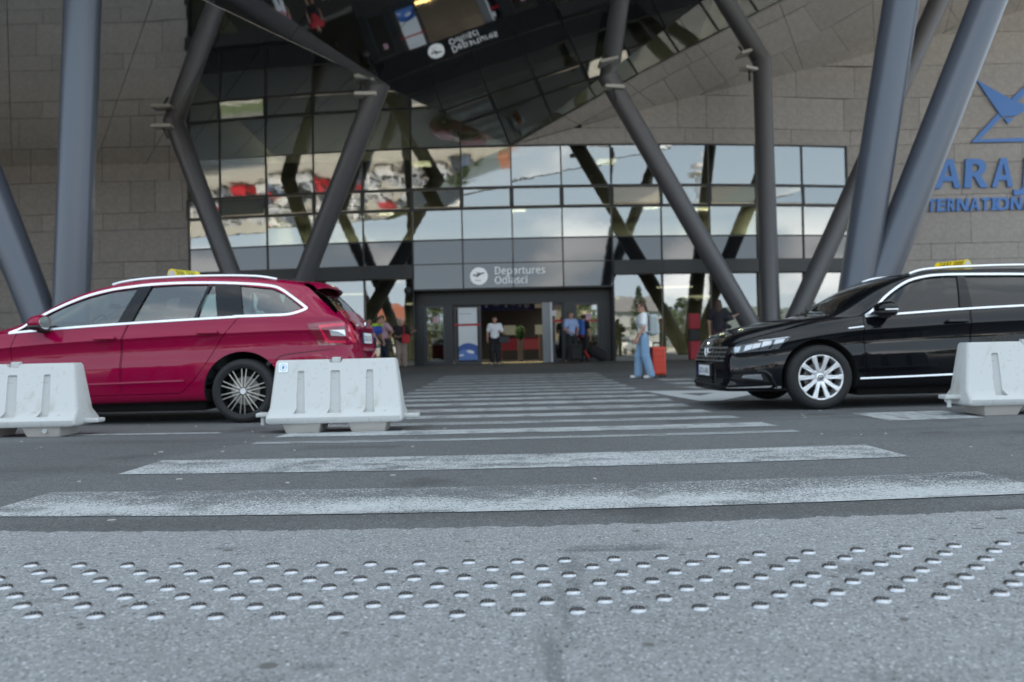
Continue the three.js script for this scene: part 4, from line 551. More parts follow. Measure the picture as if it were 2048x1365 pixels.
{ // front of the black car
  const { t, sh, ribbon } = blk, frontX = (y, z) => { for (let x = -0.9; x < 0.2; x += 0.006) if (y < sh.c.T(x) && sh.side(x, y) >= Math.abs(z)) return x + sh.bulge(x, y); return -0.3; };
  const on = (z0, z1, y0, y1, off, nu = 20, nv = 6) => grid(nu, nv, (u, v) => { const z = lerp(z0, z1, u), y = lerp(y0, y1, v); return [frontX(y, z) - off, y, z]; });
  const bar = (z0, z1, y, hh, off, slope = 0) => grid(24, 1, (u, v) => { const z = lerp(z0, z1, u), yy = y + slope * Math.abs(z) + (v - 0.5) * hh; return [frontX(y, z) - off, yy, z]; });
  const gr = new THREE.Group(); gr.name = 'grille'; t.add(gr);
  part('grille_mesh', on(-0.62, 0.62, 0.5, 0.645, 0.004), mUnder, gr);
  for (const y of [0.51, 0.553, 0.598, 0.645]) part('grille_bar', bar(-0.64, 0.64, y, y > 0.63 ? 0.022 : 0.015, 0.016), std([0.55, 0.55, 0.56], 0.25, 0.9), gr);
  for (let k = -4; k <= 4; k++) if (k) part('grille_rib', on(k * 0.12 - 0.006, k * 0.12 + 0.006, 0.51, 0.635, 0.013, 2, 4), std([0.12, 0.12, 0.125], 0.3, 0.8), gr);
  part('emblem', [new THREE.TorusGeometry(0.066, 0.007, 8, 40).rotateY(Math.PI / 2), new THREE.CylinderGeometry(0.062, 0.062, 0.01, 36).rotateZ(Math.PI / 2), ...[[-0.034, 0.046, 0, -0.004], [0.034, 0.046, 0, -0.004], [-0.052, 0.02, -0.02, -0.05], [0.052, 0.02, 0.02, -0.05], [-0.02, -0.05, 0, -0.01], [0.02, -0.05, 0, -0.01]].map(([a, b, c, d]) => rod([-0.008, b, a], [-0.008, d, c], 0.006))].map((g) => g.translate(frontX(0.59, 0) - 0.022, 0.59, 0)), mChrome, t);
  part('plate_holder', rbox(0.03, 0.15, 0.56, 0.01, -0.95, 0.405, 0), mTrim, t); part('number_plate', facing(0.52, 0.112).rotateY(-Math.PI / 2).translate(-0.968, 0.4, 0), platePrint('A21-J-645'), t);
  part('lower_intake', on(-0.62, 0.62, 0.235, 0.325, 0.004), mUnder, t); for (const y of [0.262, 0.295]) part('intake_bar', bar(-0.6, 0.6, y, 0.01, 0.012), mTrim, t);
  part('front_lip', bar(-0.84, 0.84, 0.208, 0.03, 0.02), mGloss, t);
  for (const z of [1, -1]) {
    const hl = new THREE.Group(); hl.name = 'headlight'; t.add(hl);
    const surf = (q, off) => grid(26, 8, (u, v) => { const x = lerp(lerp(q[0][0], q[1][0], u), lerp(q[3][0], q[2][0], u), v), y = lerp(lerp(q[0][1], q[1][1], u), lerp(q[3][1], q[2][1], u), v), k = sh.bulge(x, y); return [x + k, y, z * (sh.side(x, y) + off)]; });
    const Q = (x0, y0, x1, y1, x2, y2, x3, y3) => [[x0, y0], [x1, y1], [x2, y2], [x3, y3]];
    part('lamp_body', surf(Q(-0.86, 0.578, -0.42, 0.618, -0.3, 0.745, -0.86, 0.65), 0.004), std([0.05, 0.052, 0.056], 0.25, 0.6), hl);
    const mRef = std([0.42, 0.44, 0.47], 0.2, 0.85);
    for (const [x0, x1, y0, y1, sk] of [[-0.85, -0.785, 0.592, 0.646, 0.02], [-0.755, -0.69, 0.595, 0.665, 0.035], [-0.685, -0.615, 0.598, 0.678, 0.035], [-0.605, -0.52, 0.604, 0.7, 0.045], [-0.5, -0.41, 0.62, 0.715, 0.06]]) part('reflector', surf(Q(x0, y0, x1, y0 + 0.005, x1 + sk, y1 + 0.01, x0 + sk, y1), 0.009), mRef, hl);
    part('daylight_strip', surf(Q(-0.78, 0.588, -0.48, 0.612, -0.475, 0.622, -0.78, 0.598), 0.011), mRef, hl);
    part('daylight_strip', surf(Q(-0.6, 0.705, -0.32, 0.735, -0.31, 0.744, -0.6, 0.713), 0.011), mRef, hl);
    part('lens', surf(Q(-0.865, 0.574, -0.42, 0.612, -0.29, 0.75, -0.865, 0.656), 0.02), phy([0.95, 0.96, 0.97], 0.02, { transmission: 1, thickness: 0, ior: 1.5 }), hl);
    const fg = new THREE.Group(); fg.name = 'fog_lamp'; t.add(fg);
    part('recess', surf(Q(-0.82, 0.325, -0.5, 0.285, -0.56, 0.385, -0.8, 0.37), 0.004), mUnder, fg); part('reflector', surf(Q(-0.74, 0.335, -0.56, 0.31, -0.58, 0.37, -0.72, 0.362), 0.012), mRef, fg);
    part('chrome_strip', [surf(Q(-0.84, 0.225, -0.5, 0.232, -0.48, 0.25, -0.84, 0.235), 0.014), surf(Q(-0.46, 0.222, -0.39, 0.22, -0.39, 0.245, -0.43, 0.245), 0.012)], mSatin, t);
    part('corner_blade', ribbon([[-0.62, 0.405], [-0.56, 0.4], [-0.5, 0.36], [-0.46, 0.28], [-0.43, 0.235]], 0.03, 0.012, z), mGloss, t);
  }
  part('wiper', [rod([0.22, 1.0, 0.5], [0.42, 1.1, -0.1], 0.009), rod([0.22, 1.0, -0.1], [0.42, 1.1, -0.6], 0.009)], mTrim, t);
}
{ // taxi roof signs
  const mk = (name, label, pos, turn, yellow) => {
    const o = thing(name, label, 'taxi sign', pos, turn); const cv = document.createElement('canvas'); cv.width = 256; cv.height = 64; const c = cv.getContext('2d'); c.fillStyle = yellow; c.fillRect(0, 0, 256, 64); c.fillStyle = '#14130f'; c.font = 'bold italic 50px sans-serif'; c.textAlign = 'center'; c.textBaseline = 'middle'; c.fillText('TAXI', 86, 36); for (let k = 0; k < 5; k++) { c.save(); c.transform(1, 0, -0.25, 1, 178 + k * 17, 0); c.fillRect(0, 16 + (k % 2) * 6, 9, 36 - (k % 2) * 10); c.restore(); } c.fillRect(0, 58, 256, 6);
    const t = new THREE.CanvasTexture(cv); t.colorSpace = THREE.SRGBColorSpace; const prof = [[-0.07, 0], [-0.065, 0.05], [-0.045, 0.085], [0, 0.1], [0.045, 0.085], [0.065, 0.05], [0.07, 0]];
    part('print', grid(prof.length - 1, 1, (u, v) => { const k = Math.round(u * (prof.length - 1)); return [prof[k][0], prof[k][1] + 0.012, lerp(-0.25, 0.25, v)]; }, (u, v) => [v, u < 0.5 ? u * 2 : 2 - u * 2]), std(0xffffff, 0.35, 0, { map: t }), o);
    const my = std([0.62, 0.47, 0.02], 0.4); for (const z of [-1, 1]) { const end = new THREE.Shape(prof.map((p) => new THREE.Vector2(p[0] * 1.05, p[1] * 1.05))); part('end_cap', new THREE.ExtrudeGeometry(end, { depth: 0.014, bevelEnabled: false }).translate(0, 0.012, z * 0.255 - 0.007), my, o); const win = new THREE.Shape(prof.map((p) => new THREE.Vector2(p[0] * 0.72, p[1] * 0.72 + 0.012))); part('end_window', new THREE.ExtrudeGeometry(win, { depth: 0.004, bevelEnabled: false }).translate(0, 0.012, z * 0.262 - (z < 0 ? 0.004 : 0)), std([0.4, 0.42, 0.44], 0.3), o); }
    part('foot', rbox(0.17, 0.016, 0.54, 0.005, 0, 0.008, 0), my, o); part('magnet', [0.19, -0.19].map((z) => rbox(0.1, 0.012, 0.07, 0.004, 0.0, -0.002, z)), mTrim, o); o.scale.set(0.9, 0.95, 0.68); return o;
  };
  mk('taxi_sign', 'yellow and black taxi sign behind the silver rail of the red car', [redX + 1.8, redY + 1.53, redZ + 0.1], -0.4, '#d8cf45');
  mk('taxi_sign', 'yellow and black taxi sign on the roof of the black car', [blkX + 1.84, blkY + 1.446, blkZ + 0.02], 0.45, '#e2c312');
}

// ---------------------------------------------------------------- white plastic barriers
{
  const mPl = phy([0.52, 0.535, 0.535], 0.48, { specularIntensity: 0.6, map: tex(256, 256, (i, j) => { const a = fbm(i / 30, j / 60, 5, 8), b = fbm(i / 4, j / 9, 3), s = sst(0.6, 0.85, a) * 0.07 + sst(0.7, 0.86, b) * 0.05 + 0.12 * sst(0.86, 0.93, fbm(i / 1.6 + 3, j / 26 + 8, 2)) + 0.14 * sst(0.9, 0.96, fbm(i / 30 + 20, j / 1.5, 2)); return [0.97 - s, 0.965 - s * 1.15, 0.96 - s * 1.5]; }) }), mFoot = std([0.5, 0.47, 0.44], 0.6);
  const ringAt = (hx, hz, y, r = 0.03) => { const p = []; for (const [sx, sz, a0] of [[1, 1, 0], [-1, 1, 90], [-1, -1, 180], [1, -1, 270]]) for (let k = 0; k <= 3; k++) { const a = (a0 + k * 30) * Math.PI / 180; p.push([sx * (hx - r) + Math.cos(a) * r, y, sz * (hz - r) + Math.sin(a) * r]); } return p; };
  const stack = (list) => { const n = list[0].length, pos = [], ix = []; list.forEach((r) => r.forEach((q) => pos.push(...q))); for (let i = 0; i < list.length - 1; i++) for (let k = 0; k < n; k++) { const a = i * n + k, b = i * n + (k + 1) % n; ix.push(a, a + n, b, b, a + n, b + n); } const top = (list.length - 1) * n; for (let k = 1; k < n - 1; k++) { ix.push(0, k, k + 1); ix.push(top, top + k + 1, top + k); } const g = new THREE.BufferGeometry(); g.setAttribute('position', new THREE.Float32BufferAttribute(pos, 3)); g.setAttribute('uv', new THREE.Float32BufferAttribute(pos.flatMap((v, i) => (i % 3 === 0 ? [pos[i] + pos[i + 2], pos[i + 1]] : [])), 2)); g.setIndex(ix); return toCreasedNormals(g, 0.75); };
  let body = brush(stack([ringAt(0.548, 0.205, 0.085), ringAt(0.56, 0.215, 0.1), ringAt(0.56, 0.215, 0.135), ringAt(0.545, 0.135, 0.215), ringAt(0.5, 0.088, 0.585), ringAt(0.488, 0.076, 0.605)]), mPl);
  for (const z of [1, -1]) for (const x of [-0.285, 0, 0.285]) { const w = x ? 0.068 : 0.09; const g = stack([ringAt(w / 2 + 0.016, 0.05, 0.165, 0.012), ringAt(w / 2, 0.05, 0.2, 0.012), ringAt(w / 2 - 0.006, 0.05, 0.5, 0.012), ringAt(w / 2 - 0.01, 0.012, 0.535, 0.006)]); const p = g.attributes.position; for (let i = 0; i < p.count; i++) { const y = p.getY(i); p.setZ(i, p.getZ(i) + z * (0.173 - (y - 0.2) * 0.13)); p.setX(i, p.getX(i) + x); } g.computeVertexNormals(); body = cut(body, brush(g, mPl)); }
  body = cut(body, brush(nonIdx(prism([[-0.045, 0.578], [0.045, 0.578], [0.075, 0.63], [-0.075, 0.63]], -0.3, 0.3)), mPl));
  const foot = (x) => stack([ringAt(0.135, 0.15, 0, 0.012), ringAt(0.165, 0.19, 0.1, 0.012)]).translate(x, 0, 0);
  const make = (label, pos, turn) => { const o = thing('plastic_barrier', label, 'barrier', pos, turn, 'white plastic barriers along the parking lane');
    part('body', body.geometry, mPl, o); part('foot', foot(-0.27), mFoot, o); part('foot', foot(0.27), mFoot, o);
    part('connector', rbox(0.07, 0.045, 0.05, 0.008, 0.0, 0.6, 0.04), mPl, o);
    part('tongue', [rbox(0.14, 0.036, 0.13, 0.012, 0.61, 0.118, 0)], mPl, o); part('tongue', [rbox(0.14, 0.036, 0.13, 0.012, -0.61, 0.15, 0), new THREE.CylinderGeometry(0.02, 0.018, 0.07, 14).translate(-0.63, 0.1, 0.02)], mPl, o); return o; };
  const place = (x, d) => [x, groundY(x, d), -d];
  const b1 = make('white plastic barrier in front of the red taxi doors, cut by the photo edge', place(-4.16, 6.72), 0.02);
  part('drain_plug', new THREE.CylinderGeometry(0.021, 0.021, 0.02, 20).rotateX(Math.PI / 2).translate(0.3, 0.05, 0.172), mPl, b1);
  const b2 = make('white plastic barrier with a small blue sticker, behind it the red taxi wheel', place(-1.475, 6.72), 0.012);
  const cv = document.createElement('canvas'); cv.width = cv.height = 96; const c = cv.getContext('2d'); c.fillStyle = '#e8eef2'; c.fillRect(0, 0, 96, 96); c.strokeStyle = '#6f95b4'; c.lineWidth = 7; c.setLineDash([9, 4]); c.beginPath(); c.arc(48, 48, 33, 0, 7); c.stroke(); c.setLineDash([]); c.fillStyle = '#5f8fb8'; c.beginPath(); c.ellipse(48, 48, 14, 19, 0.3, 0, 7); c.fill();
  const st = new THREE.CanvasTexture(cv); st.colorSpace = THREE.SRGBColorSpace; part('sticker', box(0.076, 0.08, 0.002, 0, 0, 0).rotateX(-0.126).translate(-0.432, 0.545, 0.0955), std(0xffffff, 0.5, 0, { map: st }), b2);
  make('white plastic barrier in front of the black taxi, cut by the photo edge', place(4.3, 6.72), -0.02);
}
// ---------------------------------------------------------------- steel studs of the tactile strip
{
  const prof = [[0.0001, 0.0078], [0.0138, 0.0076], [0.0165, 0.0071], [0.0188, 0.0058], [0.0205, 0.0038], [0.0214, 0.0014], [0.0218, 0]].map((p) => new THREE.Vector2(...p));
  const dots = []; for (let k = 0; k < 7; k++) { const a = k * Math.PI / 3, r = k < 6 ? 0.009 : 0; dots.push(new THREE.SphereGeometry(0.0014, 8, 4, 0, Math.PI * 2, 0, Math.PI / 2).scale(1, 0.7, 1).translate(Math.cos(a) * r, 0.0075, Math.sin(a) * r)); }
  const rim = new THREE.LatheGeometry(prof.slice(1), 28), top = new THREE.CircleGeometry(0.014, 24).rotateX(-Math.PI / 2).translate(0, 0.0076, 0), mR = std([0.44, 0.45, 0.47], 0.28, 1), mT = std([0.045, 0.047, 0.052], 0.5, 0.5);
  let first;
  for (let r = 0; r < 7; r++) { const d = 1.925 + r * 0.0775; for (let k = -10; k <= 10; k++) { const x = 0.1457 * k + (r % 2 ? 0.0728 : 0) + rr(-0.003, 0.003), dd = d + rr(-0.003, 0.003); if (Math.abs(x) > 0.68 * dd) continue;
    if (!first) { first = thing('tactile_stud', 'small round steel stud set in rows in the pale pavement', 'stud', [0, 0, 0], 0, 'steel studs of the tactile strip'); part('rim', rim, mR, first); part('top_plate', top, mT, first); part('grip_dots', join(dots), mR, first).userData = { kind: 'stuff' }; }
    const c = first.position.z ? first.clone() : first; if (c !== first) { c.name = numbered('tactile_stud'); scene.add(c); } c.position.set(x, groundY(x, dd) + 0.0058, -dd); c.rotation.set(rr(-0.02, 0.02), rr(0, 6), rr(-0.02, 0.02)); } }
}
// ---------------------------------------------------------------- people
function surfaceNet(f, lo, hi, cell) {           // smooth closed mesh where f < 0
  const n = [0, 1, 2].map((a) => Math.ceil((hi[a] - lo[a]) / cell) + 1), N = n[0] * n[1] * n[2], F = new Float32Array(N), id = (i, j, k) => i + n[0] * (j + n[1] * k);
  for (let k = 0; k < n[2]; k++) for (let j = 0; j < n[1]; j++) for (let i = 0; i < n[0]; i++) F[id(i, j, k)] = f(lo[0] + i * cell, lo[1] + j * cell, lo[2] + k * cell);
  const vi = new Int32Array(N).fill(-1), pos = [], ix = [], E = [[0, 1], [2, 3], [4, 5], [6, 7], [0, 2], [1, 3], [4, 6], [5, 7], [0, 4], [1, 5], [2, 6], [3, 7]], C = [0, 1, 2, 3, 4, 5, 6, 7].map((c) => [c & 1, (c >> 1) & 1, (c >> 2) & 1]);
  for (let k = 0; k < n[2] - 1; k++) for (let j = 0; j < n[1] - 1; j++) for (let i = 0; i < n[0] - 1; i++) {
    const v = C.map((c) => F[id(i + c[0], j + c[1], k + c[2])]); let any = 0; for (const q of v) any |= q < 0 ? 1 : 2; if (any !== 3) continue;
    let s = [0, 0, 0], m = 0; for (const [a, b] of E) if ((v[a] < 0) !== (v[b] < 0)) { const t = v[a] / (v[a] - v[b]); for (let q = 0; q < 3; q++) s[q] += lerp(C[a][q], C[b][q], t); m++; }
    vi[id(i, j, k)] = pos.length / 3; pos.push(lo[0] + (i + s[0] / m) * cell, lo[1] + (j + s[1] / m) * cell, lo[2] + (k + s[2] / m) * cell);
  }
  const st = [1, n[0], n[0] * n[1]];
  for (let k = 1; k < n[2] - 1; k++) for (let j = 1; j < n[1] - 1; j++) for (let i = 1; i < n[0] - 1; i++) { const o = id(i, j, k); for (let a = 0; a < 3; a++) { const p = o + st[a]; if ((F[o] < 0) === (F[p] < 0)) continue; const b = st[(a + 1) % 3], c = st[(a + 2) % 3], q = [vi[o], vi[o - b], vi[o - b - c], vi[o - c]]; if (q.some((x) => x < 0)) continue; F[o] < 0 ? ix.push(q[0], q[1], q[2], q[0], q[2], q[3]) : ix.push(q[0], q[2], q[1], q[0], q[3], q[2]); } }
  const g = new THREE.BufferGeometry(); g.setAttribute('position', new THREE.Float32BufferAttribute(pos, 3)); g.setIndex(ix); g.computeVertexNormals(); return g;
}
const smin = (a, b, k) => { const h = Math.max(k - Math.abs(a - b), 0) / k; return Math.min(a, b) - h * h * k * 0.25; };
function cap(a, b, ra, rb, sq = 1) {             // tapered capsule; sq < 1 flattens it in z
  const ax = a[0], ay = a[1], az = a[2], dx = b[0] - ax, dy = b[1] - ay, dz = b[2] - az, l2 = dx * dx + dy * dy + dz * dz || 1e-9;
  return (x, y, z) => { const px = x - ax, py = y - ay, pz = (z - az), t = clamp((px * dx + py * dy + pz * dz) / l2, 0, 1), ex = px - dx * t, ey = py - dy * t, ez = (pz - dz * t) / sq; return Math.sqrt(ex * ex + ey * ey + ez * ez) - lerp(ra, rb, t); };
}
const uni = (list, k) => (x, y, z) => { let d = 1e9; for (const f of list) d = d > 1e8 ? f(x, y, z) : smin(d, f(x, y, z), k); return d; };
const mSkin = std([0.42, 0.235, 0.165], 0.55), mEye = std([0.02, 0.015, 0.012], 0.2), mLip = std([0.3, 0.09, 0.08], 0.5);
const boundsOf = (pts, pad) => [[0, 1, 2].map((a) => Math.min(...pts.map((p) => p[a])) - pad), [0, 1, 2].map((a) => Math.max(...pts.map((p) => p[a])) + pad)];
function makePerson(s) {
  const o = thing('person', s.label, 'person', s.pos, s.turn || 0), k = s.height / 1.7, P = (p) => p.map((v) => v * k);
  const lean = s.lean || 0, fat = s.fat || 1, tw = (p) => { const y = p[1] - 0.92; return [p[0] + (s.sway || 0) * y, 0.92 + y * Math.cos(lean), p[2] + y * Math.sin(lean)]; };
  const J = { pel: [0, 0.94, 0], waist: tw([0, 1.08, 0]), chest: tw([0, 1.3, 0.0]), neck: tw([0, 1.44, -0.01]), head: tw([0, 1.585, 0.015]) };
  const nod = s.nod || 0, sh = 0.178 * (s.broad || 1);
  const arm = ['R', 'L'].map((q, i) => { const z = i ? 1 : -1; const A = s.arms[i]; return { s: tw([z * sh, 1.395, 0]), e: A[0], w: A[1], h: A[2] }; });
  const leg = [-1, 1].map((z, i) => { const L = (s.legs || [])[i] || {}; return { h: [z * 0.085, 0.9, 0], k: L.k || [z * 0.1, 0.5, 0.02], a: L.a || [z * 0.11, 0.085, -0.02], t: L.t || [z * 0.135, 0.035, 0.14] }; });
  const torso = (e) => [cap(J.pel, J.waist, 0.135 * fat + e, 0.122 * fat + e, 0.78), cap(J.waist, J.chest, 0.122 * fat + e, 0.138 + e, 0.74), cap(tw([-sh + 0.05, 1.375, 0]), tw([sh - 0.05, 1.375, 0]), 0.072 + e, 0.072 + e, 0.9), cap(tw([-0.07, 1.3, 0.02]), tw([0.07, 1.3, 0.02]), 0.105 + e, 0.105 + e, 0.8), ...(s.belly ? [cap(tw([0, 1.08, 0.06]), tw([0, 1.16, 0.05]), 0.12 + e, 0.1 + e)] : [])];
  const legs = (e, flare = 0) => leg.flatMap((L) => [cap(L.h, L.k, 0.082 * fat + e, 0.056 + e + flare * 0.5), cap(L.k, L.a, 0.055 + e + flare * 0.5, 0.038 + e + flare)]);
  const head = J.head, hy = s.look || 0, fw = (x, y, z) => { const c = Math.cos(hy), q = Math.sin(hy), y2 = y * Math.cos(nod) - z * Math.sin(nod), z2 = y * Math.sin(nod) + z * Math.cos(nod); return [head[0] + x * c + z2 * q, head[1] + y2, head[2] - x * q + z2 * c]; };
  const hd = [cap(fw(0, 0.035, -0.012), fw(0, 0.03, 0.012), 0.083, 0.078), cap(fw(0, -0.03, 0.03), fw(0, -0.065, 0.045), 0.056, 0.04), cap(fw(0, 0.005, 0.082), fw(0, -0.022, 0.102), 0.011, 0.015), cap(fw(-0.078, 0.01, -0.005), fw(-0.078, -0.02, -0.005), 0.014, 0.01), cap(fw(0.078, 0.01, -0.005), fw(0.078, -0.02, -0.005), 0.014, 0.01), cap(fw(-0.03, 0.03, 0.066), fw(0.03, 0.03, 0.066), 0.016, 0.016)];
  const bodyF = uni([...torso(0), cap(J.neck, fw(0, -0.05, -0.01), 0.055, 0.052), ...hd.slice(0, 2), ...legs(0), ...leg.map((L) => cap(L.a, L.t, 0.038, 0.03)), ...arm.flatMap((A) => [cap(A.s, A.e, 0.05 * Math.sqrt(fat), 0.04), cap(A.e, A.w, 0.038, 0.026)])], 0.035);
  const pts = [[-0.3, 0.0, -0.22], [0.3, 1.75, 0.25], ...arm.flatMap((A) => [A.e, A.w]), ...leg.flatMap((L) => [L.k, L.a, L.t])], [lo, hi] = boundsOf(pts, 0.09); lo[1] = -0.02; hi[1] = Math.max(hi[1] - 0.09, 1.72);
  const gs = [surfaceNet(bodyF, lo, hi, 0.017)];
  { const [a, b] = boundsOf([head], 0.16); gs.push(surfaceNet(uni(hd, 0.014), a, b, 0.008)); }
  arm.forEach((A, i) => { // hand: palm, four unequal fingers and a thumb, slightly curled
    const w = V(...A.w), d = V(...(A.h || [A.w[0] - A.e[0], A.w[1] - A.e[1], A.w[2] - A.e[2]])).normalize(), side = V(0, 0, 1).sub(d.clone().multiplyScalar(d.z)).normalize(), pal = d.clone().cross(side).multiplyScalar(i ? 1 : -1), at = (l, sd, c) => { const q = w.clone().addScaledVector(d, l).addScaledVector(side, sd).addScaledVector(pal, c); return [q.x, q.y, q.z]; };
    const fs = [cap(at(0.0, 0, 0), at(0.03, 0, 0), 0.024, 0.026), cap(at(0.035, -0.018, 0), at(0.08, -0.026, 0.004), 0.016, 0.014), cap(at(0.035, 0.018, 0), at(0.08, 0.026, 0.004), 0.016, 0.014), cap(at(0.05, 0, 0), at(0.082, 0, 0.002), 0.018, 0.016)];
    [[-0.031, 0.05], [-0.0105, 0.066], [0.0105, 0.07], [0.031, 0.06]].forEach(([sd, L]) => { const b = 0.086; fs.push(cap(at(b, sd, 0.004), at(b + L * 0.45, sd, 0.014), 0.0092, 0.0086), cap(at(b + L * 0.45, sd, 0.014), at(b + L * 0.8, sd, 0.036), 0.0086, 0.0072)); });
    fs.push(cap(at(0.025, 0.03, 0.006), at(0.065, 0.052, 0.02), 0.0125, 0.0105), cap(at(0.065, 0.052, 0.02), at(0.092, 0.054, 0.034), 0.0105, 0.009));
    const [a, b] = boundsOf([at(0, 0, 0), at(0.15, 0.06, 0.04), at(0.15, -0.05, 0.04)], 0.03); gs.push(surfaceNet(uni(fs, 0.006), a, b, 0.0055)); });
  const sc = (g) => g.scale(k, k, k);
  part('body', sc(join(gs)), s.skin || mSkin, o);
  for (const x of [-0.031, 0.031]) part('eye', sc(new THREE.SphereGeometry(0.0105, 10, 8).translate(...fw(x, 0.012, 0.079))), mEye, o);
  part('mouth', sc(new THREE.SphereGeometry(1, 12, 8).scale(0.022, 0.006, 0.008).translate(...fw(0, -0.052, 0.083))), mLip, o);
  const m = 0.016;
  // top: torso and sleeves, open at hem, neck and cuffs
  { const e = s.loose || 0.014, sl = s.sleeve ?? 0.62, f0 = uni([...torso(e), ...arm.flatMap((A) => { const c = [0, 1, 2].map((q) => lerp(A.s[q], A.e[q], Math.min(1, sl))); const r = [cap(A.s, c, 0.062 * Math.sqrt(fat) + e * 0.7, 0.06 + e * 0.7)]; if (sl > 1) r.push(cap(A.e, [0, 1, 2].map((q) => lerp(A.e[q], A.w[q], sl - 1)), 0.05 + e * 0.6, 0.045 + e * 0.6)); return r; }), ...(s.drape ? s.drape.map((d) => cap(...d)) : [])], 0.04), hem = s.hem ?? 0.9, nk = J.neck;
    const f = (x, y, z) => Math.max(f0(x, y, z) - 0.006 * (vnoise(x * 14 + 9, y * 9 + z * 13) - 0.5), hem - y, 0.055 - Math.hypot(x - nk[0], (y - nk[1] - 0.035) * 0.8, z - nk[2] - 0.03));
    const [a, b] = boundsOf([[-0.3, hem, -0.22], [0.3, 1.52, 0.3], ...arm.flatMap((A) => [A.e, ...(sl > 1 ? [A.w] : [])]), ...(s.drape ? s.drape.flatMap((d) => [d[0], d[1]]) : [])], 0.1); part('top', sc(surfaceNet(f, a, b, m)), s.top, o); }
  { const f0 = uni([cap([0, 0.96, 0], [0, 0.9, 0], 0.142 * fat, 0.14 * fat, 0.82), ...legs(s.baggy ? 0.03 : 0.016, s.flare || 0.01)], 0.03), cuff = s.cuff ?? 0.06; const f = (x, y, z) => Math.max(f0(x, y, z) - 0.007 * (vnoise(x * 16, y * 11 + z * 12) - 0.5), y - (s.waist ?? 1.02), cuff - y); const [a, b] = boundsOf(leg.flatMap((L) => [L.k, L.a, L.h]).concat([[0, 1.05, 0]]), 0.2); a[1] = cuff - 0.02; part(s.shorts ? 'shorts' : 'trousers', sc(surfaceNet(f, a, b, m)), s.bottom, o); }
  leg.forEach((L) => { const f = uni([cap([L.a[0], 0.05, L.a[2] - 0.02], [L.t[0], 0.035, L.t[2]], 0.046, 0.036), cap([L.a[0], 0.09, L.a[2]], [L.a[0], 0.05, L.a[2]], 0.045, 0.045)], 0.02); const [a, b] = boundsOf([L.a, L.t], 0.1); a[1] = -0.03; part('shoe', sc(surfaceNet((x, y, z) => Math.max(f(x, y, z), -y), a, b, 0.011)), s.shoes || mTrim, o); });
  { const hl = [cap(fw(0, 0.045, -0.02), fw(0, 0.045, 0.0), 0.088, 0.085), ...(s.hair.parts || []).map(([a, b, r1, r2]) => cap(fw(...a), fw(...b), r1, r2))]; const face = (x, y, z) => { const c = Math.cos(hy), q = Math.sin(hy), rx = (x - head[0]) * c - (z - head[2]) * q, rz = (x - head[0]) * q + (z - head[2]) * c, ry = y - head[1]; return Math.min(0.075 + (s.hair.low ?? 0) - ry - rz * 0.2, rz - (s.hair.front ?? 0.035) + Math.max(0, -ry) * 0.3); }; const f = uni(hl, 0.02); const [a, b] = boundsOf([head, ...(s.hair.parts || []).flatMap((p) => [fw(...p[0]), fw(...p[1])])], 0.15); part('hair', sc(surfaceNet((x, y, z) => Math.max(f(x, y, z) - 0.004 * (vnoise(x * 60, y * 22 + z * 50) - 0.5), face(x, y, z)), a, b, 0.009)), s.hair.mat, o); }
  if (s.glasses) part('sunglasses', sc(join([rbox(0.05, 0.032, 0.008, 0.008, -0.031, 0, 0), rbox(0.05, 0.032, 0.008, 0.008, 0.031, 0, 0), box(0.15, 0.006, 0.006, 0, 0.01, -0.004), box(0.005, 0.006, 0.09, -0.076, 0.01, -0.05), box(0.005, 0.006, 0.09, 0.076, 0.01, -0.05)].map((g) => g.rotateX(nod).rotateY(hy).translate(...fw(0, 0.014, 0.094))))), mGloss, o);
  return { o, k, tw, J, P };
}
const onG = (x, d) => [x, groundY(x, d) + 0.006, -d];
const cloth = (c, pattern) => std(c, 0.85, 0, pattern ? { map: pattern } : {});
const hairM = (c) => std(c, 0.65);
const hang = (z, out = 0.2) => [[z * (out + 0.04), 1.12, -0.03], [z * (out + 0.05), 0.87, 0.05], [0, -1, 0.15]];
const white = cloth([0.72, 0.73, 0.75]), black = cloth([0.012, 0.012, 0.014]), navy = cloth([0.014, 0.02, 0.04]);
